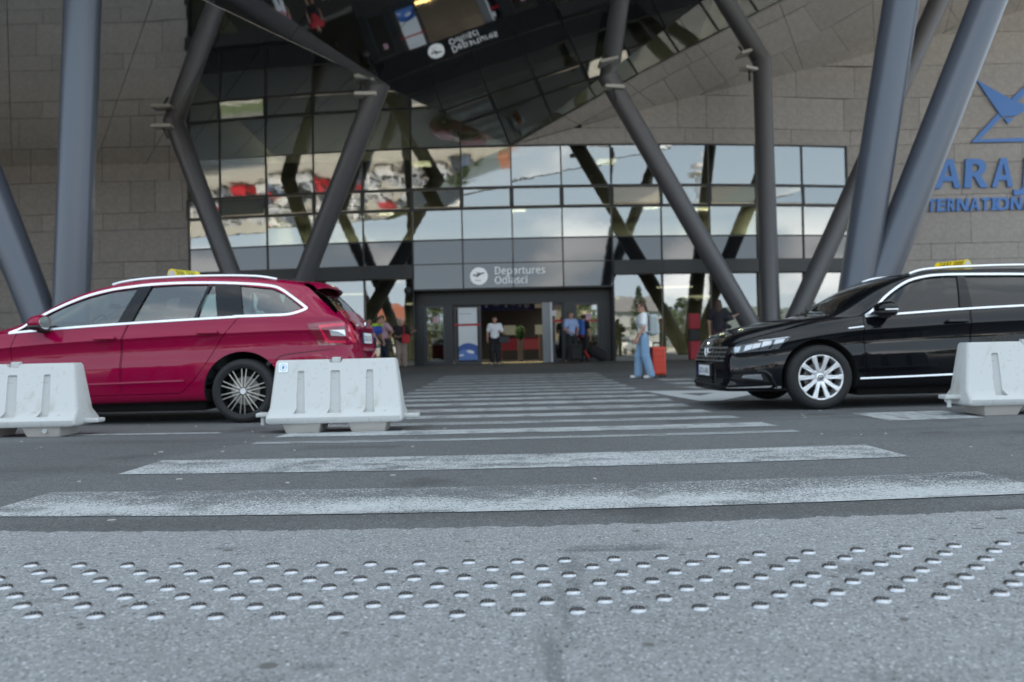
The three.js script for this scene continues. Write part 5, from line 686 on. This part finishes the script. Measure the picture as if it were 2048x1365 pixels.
// the young woman with the rucksack
{
  const x = 2.72, d = 16.5, w = makePerson({ label: 'person in white T-shirt, pale jeans and sunglasses with a grey rucksack, looking left', pos: onG(x, d), turn: -1.6, height: 1.57, look: 0.1, arms: [[[-0.24, 1.13, 0.0], [-0.22, 0.9, 0.13], [0.05, -1, 0.3]], [[0.235, 1.13, 0.02], [0.22, 0.91, 0.15], [0, -1, 0.3]]], legs: [{ a: [-0.11, 0.085, 0.12], t: [-0.14, 0.035, 0.27], k: [-0.1, 0.5, 0.1] }, { a: [0.11, 0.085, -0.14], t: [0.14, 0.035, 0.0], k: [0.1, 0.5, -0.03] }],
    top: white, hem: 0.98, loose: 0.02, bottom: cloth([0.2, 0.32, 0.47]), baggy: true, flare: 0.02, cuff: 0.03, waist: 1.05, shoes: std([0.6, 0.58, 0.55], 0.6), glasses: true, hair: { mat: hairM([0.06, 0.032, 0.02]), front: 0.05, low: 0.02, parts: [[[0, 0.02, -0.07], [0, -0.03, -0.1], 0.035, 0.03], [[0, -0.03, -0.105], [0.01, -0.2, -0.13], 0.028, 0.014]] } });
  part('belt', new THREE.TorusGeometry(0.138, 0.014, 8, 40).rotateX(Math.PI / 2).scale(1, 1.3, 0.84).translate(0, 1.005, 0).scale(w.k, w.k, w.k), mTrim, w.o);
  const bag = thing('rucksack', 'pale grey rucksack on the back of the person in white T-shirt', 'rucksack', [x, groundY(x, d), -d], -1.6), k = w.k, mB = cloth([0.33, 0.37, 0.37]), mB2 = cloth([0.42, 0.48, 0.5]);
  const sh = (g) => g.scale(k, k, k); part('bag', sh(rbox(0.3, 0.46, 0.18, 0.07, 0, 1.19, -0.22, 4)), mB, bag); part('pocket', sh(rbox(0.25, 0.24, 0.07, 0.03, 0, 1.12, -0.315, 3)), mB2, bag); part('flap', sh(rbox(0.28, 0.14, 0.17, 0.05, 0, 1.37, -0.235, 3)), mB2, bag);
  for (const z of [-1, 1]) part('strap', sh(new THREE.TubeGeometry(new THREE.CatmullRomCurve3([[0.1, 1.4, -0.16], [0.115, 1.475, -0.06], [0.12, 1.43, 0.07], [0.13, 1.25, 0.135], [0.15, 1.08, 0.02], [0.12, 1.03, -0.14]].map((p) => V(z * p[0], p[1], p[2]))), 40, 0.016, 8)), mB, bag);
  const c = thing('suitcase', 'orange hard-shell suitcase standing behind the person in pale jeans', 'suitcase', onG(3.05, 16.8), 0.32), mo = phy([0.55, 0.05, 0.025], 0.35, { clearcoat: 0.4 });
  part('shell', [rbox(0.32, 0.6, 0.115, 0.045, 0, 0.35, 0.064, 4), rbox(0.32, 0.6, 0.115, 0.045, 0, 0.35, -0.064, 4)], mo, c); part('zip', rbox(0.312, 0.592, 0.02, 0.01, 0, 0.35, 0), mTrim, c);
  for (const yy of [0.1, 0.22, 0.34, 0.46, 0.58]) for (const z of [1, -1]) part('ridge', rbox(0.26, 0.022, 0.012, 0.005, 0, yy, z * 0.123), mo, c);
  for (const [a, b] of [[1, 1], [1, -1], [-1, 1], [-1, -1]]) part('wheel', new THREE.CylinderGeometry(0.024, 0.024, 0.03, 16).rotateX(Math.PI / 2).translate(a * 0.13, 0.024, b * 0.08), mTrim, c);
  part('handle', [rod([-0.08, 0.62, 0], [-0.08, 0.72, 0], 0.008), rod([0.08, 0.62, 0], [0.08, 0.72, 0], 0.008), rbox(0.2, 0.03, 0.03, 0.012, 0, 0.73, 0)], mTrim, c); for (const yy of [0.12, 0.52]) part('corner_guard', rbox(0.02, 0.05, 0.05, 0.01, 0.158, yy, 0.06), mTrim, c);
}
{ // woman in the open door
  const d = 27.2, x = -0.58, w = makePerson({ label: 'person in white T-shirt and black trousers standing in the open doorway', pos: onG(x, d), height: 1.62, fat: 1.12, arms: [[[-0.26, 1.13, 0], [-0.27, 0.9, 0.06], [0, -1, 0.1]], [[0.27, 1.12, 0.02], [0.19, 1.16, 0.2], [-0.4, 0.1, 0.8]]], top: white, hem: 0.93, loose: 0.022, bottom: black, baggy: true, flare: 0.02, shoes: std([0.4, 0.33, 0.28], 0.7), hair: { mat: hairM([0.07, 0.03, 0.018]), front: 0.03 } });
  const b = thing('handbag', 'dark grey handbag on the arm of the person in the doorway', 'handbag', [x + 0.3, groundY(x, d) + 0.72, -d + 0.14], 0.1); part('bag', rbox(0.36, 0.22, 0.12, 0.03, 0, 0.12, 0, 3), cloth([0.04, 0.043, 0.052]), b); part('strap', new THREE.TorusGeometry(0.12, 0.012, 8, 30, Math.PI).translate(-0.03, 0.22, 0), mTrim, b);
}
{ // pair beside the entrance
  const plaid = tex(64, 64, (i, j) => { const a = (i % 16 < 5 ? 0.12 : 0) + (j % 16 < 5 ? 0.12 : 0), b = (i % 16 === 10 || j % 16 === 10) ? 0.1 : 0; return [0.66 - a * 0.7 + b, 0.5 - a + b, 0.57 - a * 0.7 + b]; });
  const d = 26.0; const pl = cloth([0.8, 0.72, 0.76]);
  makePerson({ label: 'person in a pinkish checked shirt and navy trousers leaning forward beside the red taxi', pos: onG(-4.15, d), turn: -0.75, height: 1.7, lean: 0.16, belly: true, fat: 1.12, nod: 0.2, arms: [[[-0.31, 1.18, -0.08], [-0.2, 1.0, -0.12], [0.5, -0.4, -0.4]], [[0.33, 1.16, -0.06], [0.2, 0.98, -0.02], [-0.6, -0.5, 0.2]]], top: cloth([0.5, 0.3, 0.36]), loose: 0.022, hem: 0.92, bottom: navy, shoes: black, hair: { mat: hairM([0.035, 0.028, 0.024]), front: 0.02 } });
  makePerson({ label: 'person with short white hair in a black top and beige trousers, red bag on shoulder', pos: onG(-3.62, d), turn: 0.12, height: 1.58, fat: 1.15, arms: [[[-0.26, 1.12, 0.02], [-0.08, 1.06, 0.22], [0.9, 0.15, 0.25]], [[0.33, 1.16, 0.06], [0.42, 1.24, 0.24], [0.6, 0.4, 0.5]]], top: black, loose: 0.03, hem: 0.83, sleeve: 0.95, bottom: cloth([0.24, 0.18, 0.15]), baggy: true, flare: 0.025, shoes: std([0.2, 0.14, 0.1], 0.7), hair: { mat: hairM([0.42, 0.38, 0.37]), front: 0.03 } });
  const b = thing('shoulder_bag', 'red shoulder bag with long strap, carried over the black top', 'bag', [-3.46, groundY(-3.5, d) + 0.78, -d + 0.22], 0.1); part('bag', rbox(0.25, 0.28, 0.09, 0.035, 0.02, 0.15, 0, 3), cloth([0.4, 0.022, 0.03]), b); part('strap', new THREE.TubeGeometry(new THREE.CatmullRomCurve3([V(-0.05, 0.26, 0), V(-0.03, 0.45, 0.0), V(-0.06, 0.62, -0.14), V(0.0, 0.56, -0.3)]), 24, 0.018, 8), cloth([0.35, 0.02, 0.028]), b);
}
{ // travellers at the right of the door
  const d = 27.3; makePerson({ label: 'person in a light blue shirt and black trousers pulling luggage beside the doors', pos: onG(2.03, d), turn: 0.45, height: 1.74, fat: 1.08, look: 0.3, arms: [[[-0.27, 1.12, 0.05], [-0.14, 1.0, 0.22], [0.6, -0.5, 0.4]], [[0.27, 1.12, 0.0], [0.12, 0.98, 0.2], [-0.3, -0.8, 0.3]]], top: cloth([0.28, 0.37, 0.6]), loose: 0.018, hem: 0.9, bottom: black, shoes: std([0.12, 0.07, 0.05], 0.7), legs: [{ a: [-0.16, 0.085, -0.12], t: [-0.26, 0.035, 0.0], k: [-0.12, 0.5, 0.02] }], hair: { mat: hairM([0.09, 0.06, 0.045]), front: 0.01, low: -0.01 } });
  const s = thing('suitcase', 'black soft suitcase standing in front of the person in light blue', 'suitcase', onG(2.13, d - 0.45), 0.2); part('case', rbox(0.42, 0.56, 0.26, 0.06, 0, 0.36, 0, 3), cloth([0.012, 0.012, 0.013]), s); part('pocket', rbox(0.34, 0.3, 0.04, 0.02, 0, 0.3, 0.14, 2), cloth([0.016, 0.016, 0.017]), s); for (const z of [-0.15, 0.15]) part('wheel', new THREE.CylinderGeometry(0.04, 0.04, 0.04, 16).rotateZ(Math.PI / 2).translate(z, 0.04, -0.08), mTrim, s); part('handle', [rod([-0.1, 0.62, -0.1], [-0.1, 0.9, -0.12], 0.008), rod([0.1, 0.62, -0.1], [0.1, 0.9, -0.12], 0.008), rod([-0.1, 0.9, -0.12], [0.1, 0.9, -0.12], 0.013)], mTrim, s);
  const d2 = 27.9; makePerson({ label: 'person in black with dark hair under a blue and maroon rucksack, facing the doors', pos: onG(2.52, d2), turn: 2.5, height: 1.66, look: 0.5, arms: [hang(-1), hang(1)], top: cloth([0.015, 0.018, 0.024]), bottom: black, shoes: black, hair: { mat: hairM([0.02, 0.014, 0.012]), front: 0.03 } });
  const b = thing('rucksack', 'blue and maroon rucksack on the back of the person in black', 'rucksack', [2.52, groundY(2.5, d2), -d2], 2.5); part('bag', rbox(0.34, 0.56, 0.2, 0.08, 0, 1.2, -0.24, 4), cloth([0.035, 0.11, 0.36]), b); part('pocket', rbox(0.16, 0.48, 0.1, 0.04, 0.11, 1.17, -0.33, 3), cloth([0.13, 0.012, 0.045]), b); part('bottom', rbox(0.3, 0.13, 0.2, 0.05, 0, 0.93, -0.24, 3), cloth([0.12, 0.012, 0.04]), b); for (const z of [-1, 1]) part('strap', new THREE.TubeGeometry(new THREE.CatmullRomCurve3([[0.1, 1.42, -0.16], [0.12, 1.47, -0.04], [0.12, 1.4, 0.1], [0.14, 1.1, 0.08], [0.12, 1.0, -0.14]].map((p) => V(z * p[0], p[1], p[2]))), 30, 0.016, 8), cloth([0.03, 0.05, 0.12]), b);
  const h = thing('holdall', 'black and red holdall on the ground beside the glass door', 'holdall', onG(2.98, 27.8), -0.3); part('bag', new THREE.CapsuleGeometry(0.2, 0.36, 8, 20).rotateZ(Math.PI / 2 - 0.5).translate(0, 0.3, 0), cloth([0.014, 0.013, 0.014]), h); part('stripe', rbox(0.07, 0.3, 0.3, 0.03, -0.18, 0.42, 0.06, 2).rotateZ(0.5), cloth([0.4, 0.03, 0.03]), h); part('handle', new THREE.TorusGeometry(0.14, 0.014, 8, 24, Math.PI).translate(0, 0.46, 0), mTrim, h);
}
{ // woman in black by the glass, right
  makePerson({ label: 'person with long brown hair in a loose black top, behind the black taxi bonnet', pos: onG(5.72, 22), turn: 2.9, height: 1.74, arms: [[[-0.3, 1.22, 0.04], [-0.42, 1.26, 0.12], [-0.6, 0.5, 0.4]], [[0.25, 1.13, 0.02], [0.24, 0.88, 0.08], [0, -1, 0.1]]], top: cloth([0.012, 0.011, 0.016]), loose: 0.035, hem: 0.82, drape: [[[-0.2, 1.34, -0.02], [-0.4, 1.32, 0.02], 0.05, 0.03], [[-0.22, 1.2, -0.02], [-0.36, 1.2, 0.04], 0.1, 0.05], [[-0.16, 1.0, -0.02], [-0.28, 0.98, 0.02], 0.1, 0.06]], bottom: cloth([0.05, 0.022, 0.03]), shoes: black, hair: { mat: hairM([0.05, 0.022, 0.014]), front: 0.03, low: 0.01, parts: [[[-0.05, -0.02, -0.05], [-0.06, -0.16, -0.07], 0.05, 0.04], [[0.05, -0.02, -0.05], [0.06, -0.16, -0.07], 0.05, 0.04], [[0, -0.02, -0.07], [0, -0.17, -0.09], 0.055, 0.05]] } });
  const hv = cloth([0.42, 0.62, 0.06]);
  makePerson({ label: 'person in a blue and yellow-green work vest half hidden by the red taxi tail', pos: onG(-4.45, 25.2), turn: 1.2, height: 1.66, lean: 0.45, arms: [[[-0.24, 1.08, 0.24], [-0.16, 0.88, 0.36], [0, -1, 0.2]], [[0.24, 1.08, 0.24], [0.16, 0.86, 0.36], [0, -1, 0.2]]], top: cloth([0.04, 0.09, 0.4]), bottom: navy, hair: { mat: hairM([0.03, 0.02, 0.015]) } }).o.children.filter((c) => c.name === 'top').forEach((c) => { const y = c.geometry.attributes.position; part('vest_band', c.geometry.clone().scale(1.04, 0.35, 1.06).translate(0, 0.93, 0.012), hv, c.parent); });
  makePerson({ label: 'person in a pink top and white trousers behind the roof of the red taxi', pos: onG(-5.9, 26.6), turn: 0.4, height: 1.68, arms: [hang(-1), hang(1)], top: cloth([0.62, 0.26, 0.34]), bottom: white, shoes: white, hair: { mat: hairM([0.09, 0.05, 0.03]) } });
  makePerson({ label: 'person in a red and black top with bare legs behind the red taxi', pos: onG(-4.9, 27.3), turn: 0.2, height: 1.66, arms: [hang(-1), hang(1)], top: cloth([0.4, 0.03, 0.04]), bottom: black, shorts: true, cuff: 0.5, hair: { mat: hairM([0.03, 0.02, 0.015]) } });
  const st = thing('display_stand', 'narrow red and black stand by the glass left of the person in black', 'stand', onG(6.15, 26.9), 0.1); const mr = std([0.36, 0.012, 0.03], 0.5); part('plinth', rbox(0.34, 0.62, 0.3, 0.02, 0, 0.33, 0), mr, st); part('column', rbox(0.32, 0.4, 0.28, 0.02, 0, 0.84, 0), mTrim, st); part('header', rbox(0.34, 0.52, 0.3, 0.02, 0, 1.31, 0), mr, st);
}

// ---------------------------------------------------------------- what stands across the road, seen in the glass and the soffit
{
  const mLot = std([0.46, 0.435, 0.38], 0.9), mGrass = std([0.075, 0.11, 0.03], 0.95), flat = (n, x0, x1, z0, z1, y, m, label) => { const g = new THREE.PlaneGeometry(x1 - x0, z1 - z0, 8, 8).rotateX(-Math.PI / 2).translate((x0 + x1) / 2, y, (z0 + z1) / 2); const uv = g.attributes.uv, p = g.attributes.position; for (let i = 0; i < uv.count; i++) uv.setXY(i, p.getX(i), p.getZ(i)); return tag(part(n, g, m), label, null, null, 'structure'); };
  flat('car_park', -110, 90, 9.2, 79, -0.06, mLot, 'sunlit paved car park behind the viewpoint');
  flat('grass_verge', -140, 140, 79, 125, -0.03, mGrass, 'strip of grass beyond the car park');
  const cs = { T: [[-0.85, 0.6], [-0.6, 0.8], [0, 0.95], [0.35, 1.0], [1.0, 1.36], [1.6, 1.45], [2.5, 1.42], [3.0, 1.2], [3.3, 1.0], [3.45, 0.7]], B: [[-0.85, 0.5], [0, 0.86], [1, 0.92], [3, 0.94], [3.45, 0.6]], G: [[-0.85, 0.52], [0.3, 0.94], [1.1, 1.28], [1.7, 1.36], [2.5, 1.33], [3.1, 1.08], [3.45, 0.64]], w: [[-0.85, 0.55], [-0.6, 0.78], [0, 0.87], [2.6, 0.88], [3.2, 0.8], [3.45, 0.6]], zr: [[-0.85, 0.85], [0.4, 0.8], [1.2, 0.68], [2.6, 0.68], [3.3, 0.85]], lo: [[-0.85, 0.25], [0, 0.2], [3.45, 0.3]] };
  const shp = carShape({ curves: cs, zb: 0.95 }), cxs = span(-0.85, 3.45, 30), cols = [[0.75, 0.76, 0.78], [0.78, 0.78, 0.79], [0.72, 0.73, 0.74], [0.3, 0.34, 0.4], [0.55, 0.57, 0.6], [0.66, 0.66, 0.66], [0.7, 0.71, 0.72], [0.6, 0.62, 0.64], [0.5, 0.02, 0.03], [0.06, 0.07, 0.09], [0.78, 0.78, 0.76], [0.1, 0.14, 0.22], [0.02, 0.02, 0.022], [0.35, 0.36, 0.38]].map((c) => carPaint(c, 0.1));
  const proto = new THREE.Group(); proto.name = 'parked_car';
  part('body', loft(cxs, (x) => ringFull(shp.half(x), x, () => 0)), cols[0], proto);
  for (const z of [1, -1]) part('side_window', grid(20, 4, (u, v) => { const x = lerp(0.75, 2.75, u), y = lerp(shp.c.B(x) + 0.03, Math.max(shp.c.B(x) + 0.05, shp.c.G(x) - 0.04), v); return [x, y, z * (shp.side(x, y) + 0.012)]; }), mGloss, proto);
  part('windscreen', grid(8, 8, (u, v) => { const x = lerp(0.42, 1.05, u); return [x - 0.02, shp.c.T(x) + 0.012 - 0.03 * Math.abs(v - 0.5), lerp(-0.52, 0.52, v)]; }), mGloss, proto);
  part('rear_window', grid(8, 8, (u, v) => { const x = lerp(2.6, 3.05, u); return [x + 0.03, shp.c.T(x) + 0.012 - 0.03 * Math.abs(v - 0.5), lerp(-0.5, 0.5, v)]; }), mGloss, proto);
  for (const x of [0, 2.55]) for (const z of [-0.78, 0.78]) part('wheel', new THREE.CylinderGeometry(0.31, 0.31, 0.2, 28).rotateX(Math.PI / 2).translate(x, 0.31, z), mTyre, proto);
  tag(proto, 'parked car in the rows across the road, seen only in reflections', 'car', 'cars in the car park across the road');
  let n = 0;
  for (const z of [19, 25, 31.5, 37.5, 45, 51, 59, 65, 73]) for (let k = -22; k <= 7; k++) { if (rnd() < 0.1) continue; const c = n++ ? proto.clone() : proto; c.name = numbered('parked_car'); c.position.set(k * 2.7 + rr(-0.2, 0.2), -0.055, z + rr(-0.3, 0.3)); c.rotation.y = rnd() < 0.5 ? Math.PI / 2 : -Math.PI / 2; scene.add(c); const m = cols[Math.floor(rnd() * cols.length)]; c.children.forEach((q) => { if (q.name === 'body') q.material = m; }); }
  // trees, mast, sheds, hills
  const mTrunk = std([0.09, 0.07, 0.055], 0.9), mLeaf = [[0.045, 0.075, 0.022], [0.03, 0.055, 0.02], [0.06, 0.09, 0.03]].map((c) => std(c, 0.85, 0, { side: THREE.DoubleSide }));
  const crownGeo = (h, r, conic, sd) => { const pos = [], N = 900; let q = sd; const R = () => { q = (q * 16807) % 2147483647; return q / 2147483647; }; for (let i = 0; i < N; i++) { const t = Math.pow(R(), 0.8), y = h * (0.18 + 0.82 * t), rad = r * (conic ? 1 - t * 0.95 : Math.sin(Math.PI * (0.12 + 0.83 * t))) * Math.sqrt(0.25 + 0.75 * R()) * (0.75 + 0.5 * vnoise(i * 0.13, t * 6)), a = R() * 6.283, s = (conic ? 0.16 : 0.24) * (0.6 + R()); const c = V(Math.cos(a) * rad, y, Math.sin(a) * rad), u = V(R() - 0.5, R() - 0.5, R() - 0.5).normalize(), v = V(R() - 0.5, R() - 0.5, R() - 0.5).cross(u).normalize(); for (const [x, w] of [[-1, -0.5], [1, -0.5], [0, 1]]) { const p = c.clone().addScaledVector(u, x * s).addScaledVector(v, w * s); pos.push(p.x, p.y, p.z); } } const g = new THREE.BufferGeometry(); g.setAttribute('position', new THREE.Float32BufferAttribute(pos, 3)); g.computeVertexNormals(); return g; };
  const kinds = [[11, 2.6, true], [8, 3.2, false], [9.5, 2.9, false]].map(([h, r, c], i) => { const t = new THREE.Group(); part('crown', crownGeo(h, r, c, 77 + i * 13), mLeaf[(i + 1) % 3], t); const limbs = [rod([0, 0, 0], [0, h * 0.75, 0], 0.2, 0.05, 10)]; for (let k = 0; k < 7; k++) limbs.push(rod([0, h * (0.2 + 0.07 * k), 0], [Math.cos(k * 2.4) * r * 0.6, h * (0.34 + 0.07 * k), Math.sin(k * 2.4) * r * 0.6], 0.07, 0.02, 6)); part('trunk', limbs, mTrunk, t); return t; });
  const names = ['tall conifer across the road, seen only in reflections', 'round leafy tree across the road, seen only in reflections', 'loose leafy tree across the road, seen only in reflections'];
  [[58, 42, 0], [62, 46, 0], [67, 40, 0], [65, 33, 2], [56, 36, 2], [-14, 88, 1], [-24, 84, 2], [-34, 90, 1], [4, 86, 1], [13, 82, 2], [34, 64, 0], [42, 60, 1], [-60, 86, 0], [-8, 92, 2], [-4, 84, 1], [50, 70, 2]].forEach(([x, z, k], i) => { const t = kinds[k].clone(); t.name = numbered(k ? 'leafy_tree' : 'conifer_tree'); t.position.set(x, -0.06, z); t.rotation.y = i * 1.3; t.scale.setScalar(0.8 + 0.4 * hash2(i, 5)); scene.add(t); tag(t, names[k], 'tree', names[k].slice(0, 18) + 's'); });
  const ma = thing('lattice_mast', 'white lattice mast with platform across the road, seen in the glass', 'mast', [60, 0, 82]); ma.scale.setScalar(1.35); const mW = std([0.7, 0.7, 0.7], 0.5); const rods = []; for (const [a, b] of [[1, 1], [1, -1], [-1, -1], [-1, 1]]) part('leg', rod([a * 0.9, 0, b * 0.9], [a * 0.6, 24, b * 0.6], 0.1, 0.08, 8), mW, ma);
  for (let k = 0; k < 12; k++) for (const [a, b, c, d] of [[1, 1, -1, 1], [-1, 1, -1, -1], [-1, -1, 1, -1], [1, -1, 1, 1]]) rods.push(rod([a * 0.85, k * 2, b * 0.85], [c * 0.8, k * 2 + 2, d * 0.8], 0.05, 0.05, 5)); part('bracing', rods, mW, ma).userData = { kind: 'stuff' }; part('platform', [box(3.2, 0.25, 3.2, 0, 24, 0), rod([0, 24, 0], [0, 27, 0], 0.12), new THREE.CylinderGeometry(0.9, 0.9, 0.4, 20).translate(-0.8, 25.2, 0)], mW, ma);
  for (const [x, z, w, h, c, l, roof] of [[-36, 108, 26, 7, [0.6, 0.58, 0.54], 'long pale shed beyond the grass', [0.3, 0.1, 0.06]], [8, 106, 16, 9, [0.66, 0.6, 0.45], 'cream house beyond the grass', [0.3, 0.12, 0.07]], [42, 110, 20, 8, [0.5, 0.52, 0.55], 'grey hall beyond the grass', [0.2, 0.2, 0.21]]]) { const b = thing('house', l + ', seen only in reflections', 'house', [x, 0, z]); part('wall', box(w, h, 9, 0, h / 2, 0), std(c, 0.8), b); part('roof', prism([[-5.2, h], [5.2, h], [0, h + 3.2]], -w / 2 - 0.5, w / 2 + 0.5).rotateY(Math.PI / 2), std(roof, 0.8), b); for (let k = 0; k < Math.floor(w / 3); k++) part('window', box(1.2, 1.5, 0.1, -w / 2 + 2 + k * 3, h * 0.6, -4.52), mGloss, b); }
  const hg = grid(120, 10, (u, v) => { const a = lerp(0.03, Math.PI - 0.03, u), R = lerp(700, 1500, v), h = v * (30 + 75 * fbm(u * 9, 2, 4)) - 2; return [Math.cos(a) * R, h, Math.sin(a) * R]; }); tag(part('hills', hg, std([0.13, 0.16, 0.16], 0.95)), 'low green hills on the horizon behind the viewpoint', null, null, 'structure');
}
renderer.render(scene, camera);
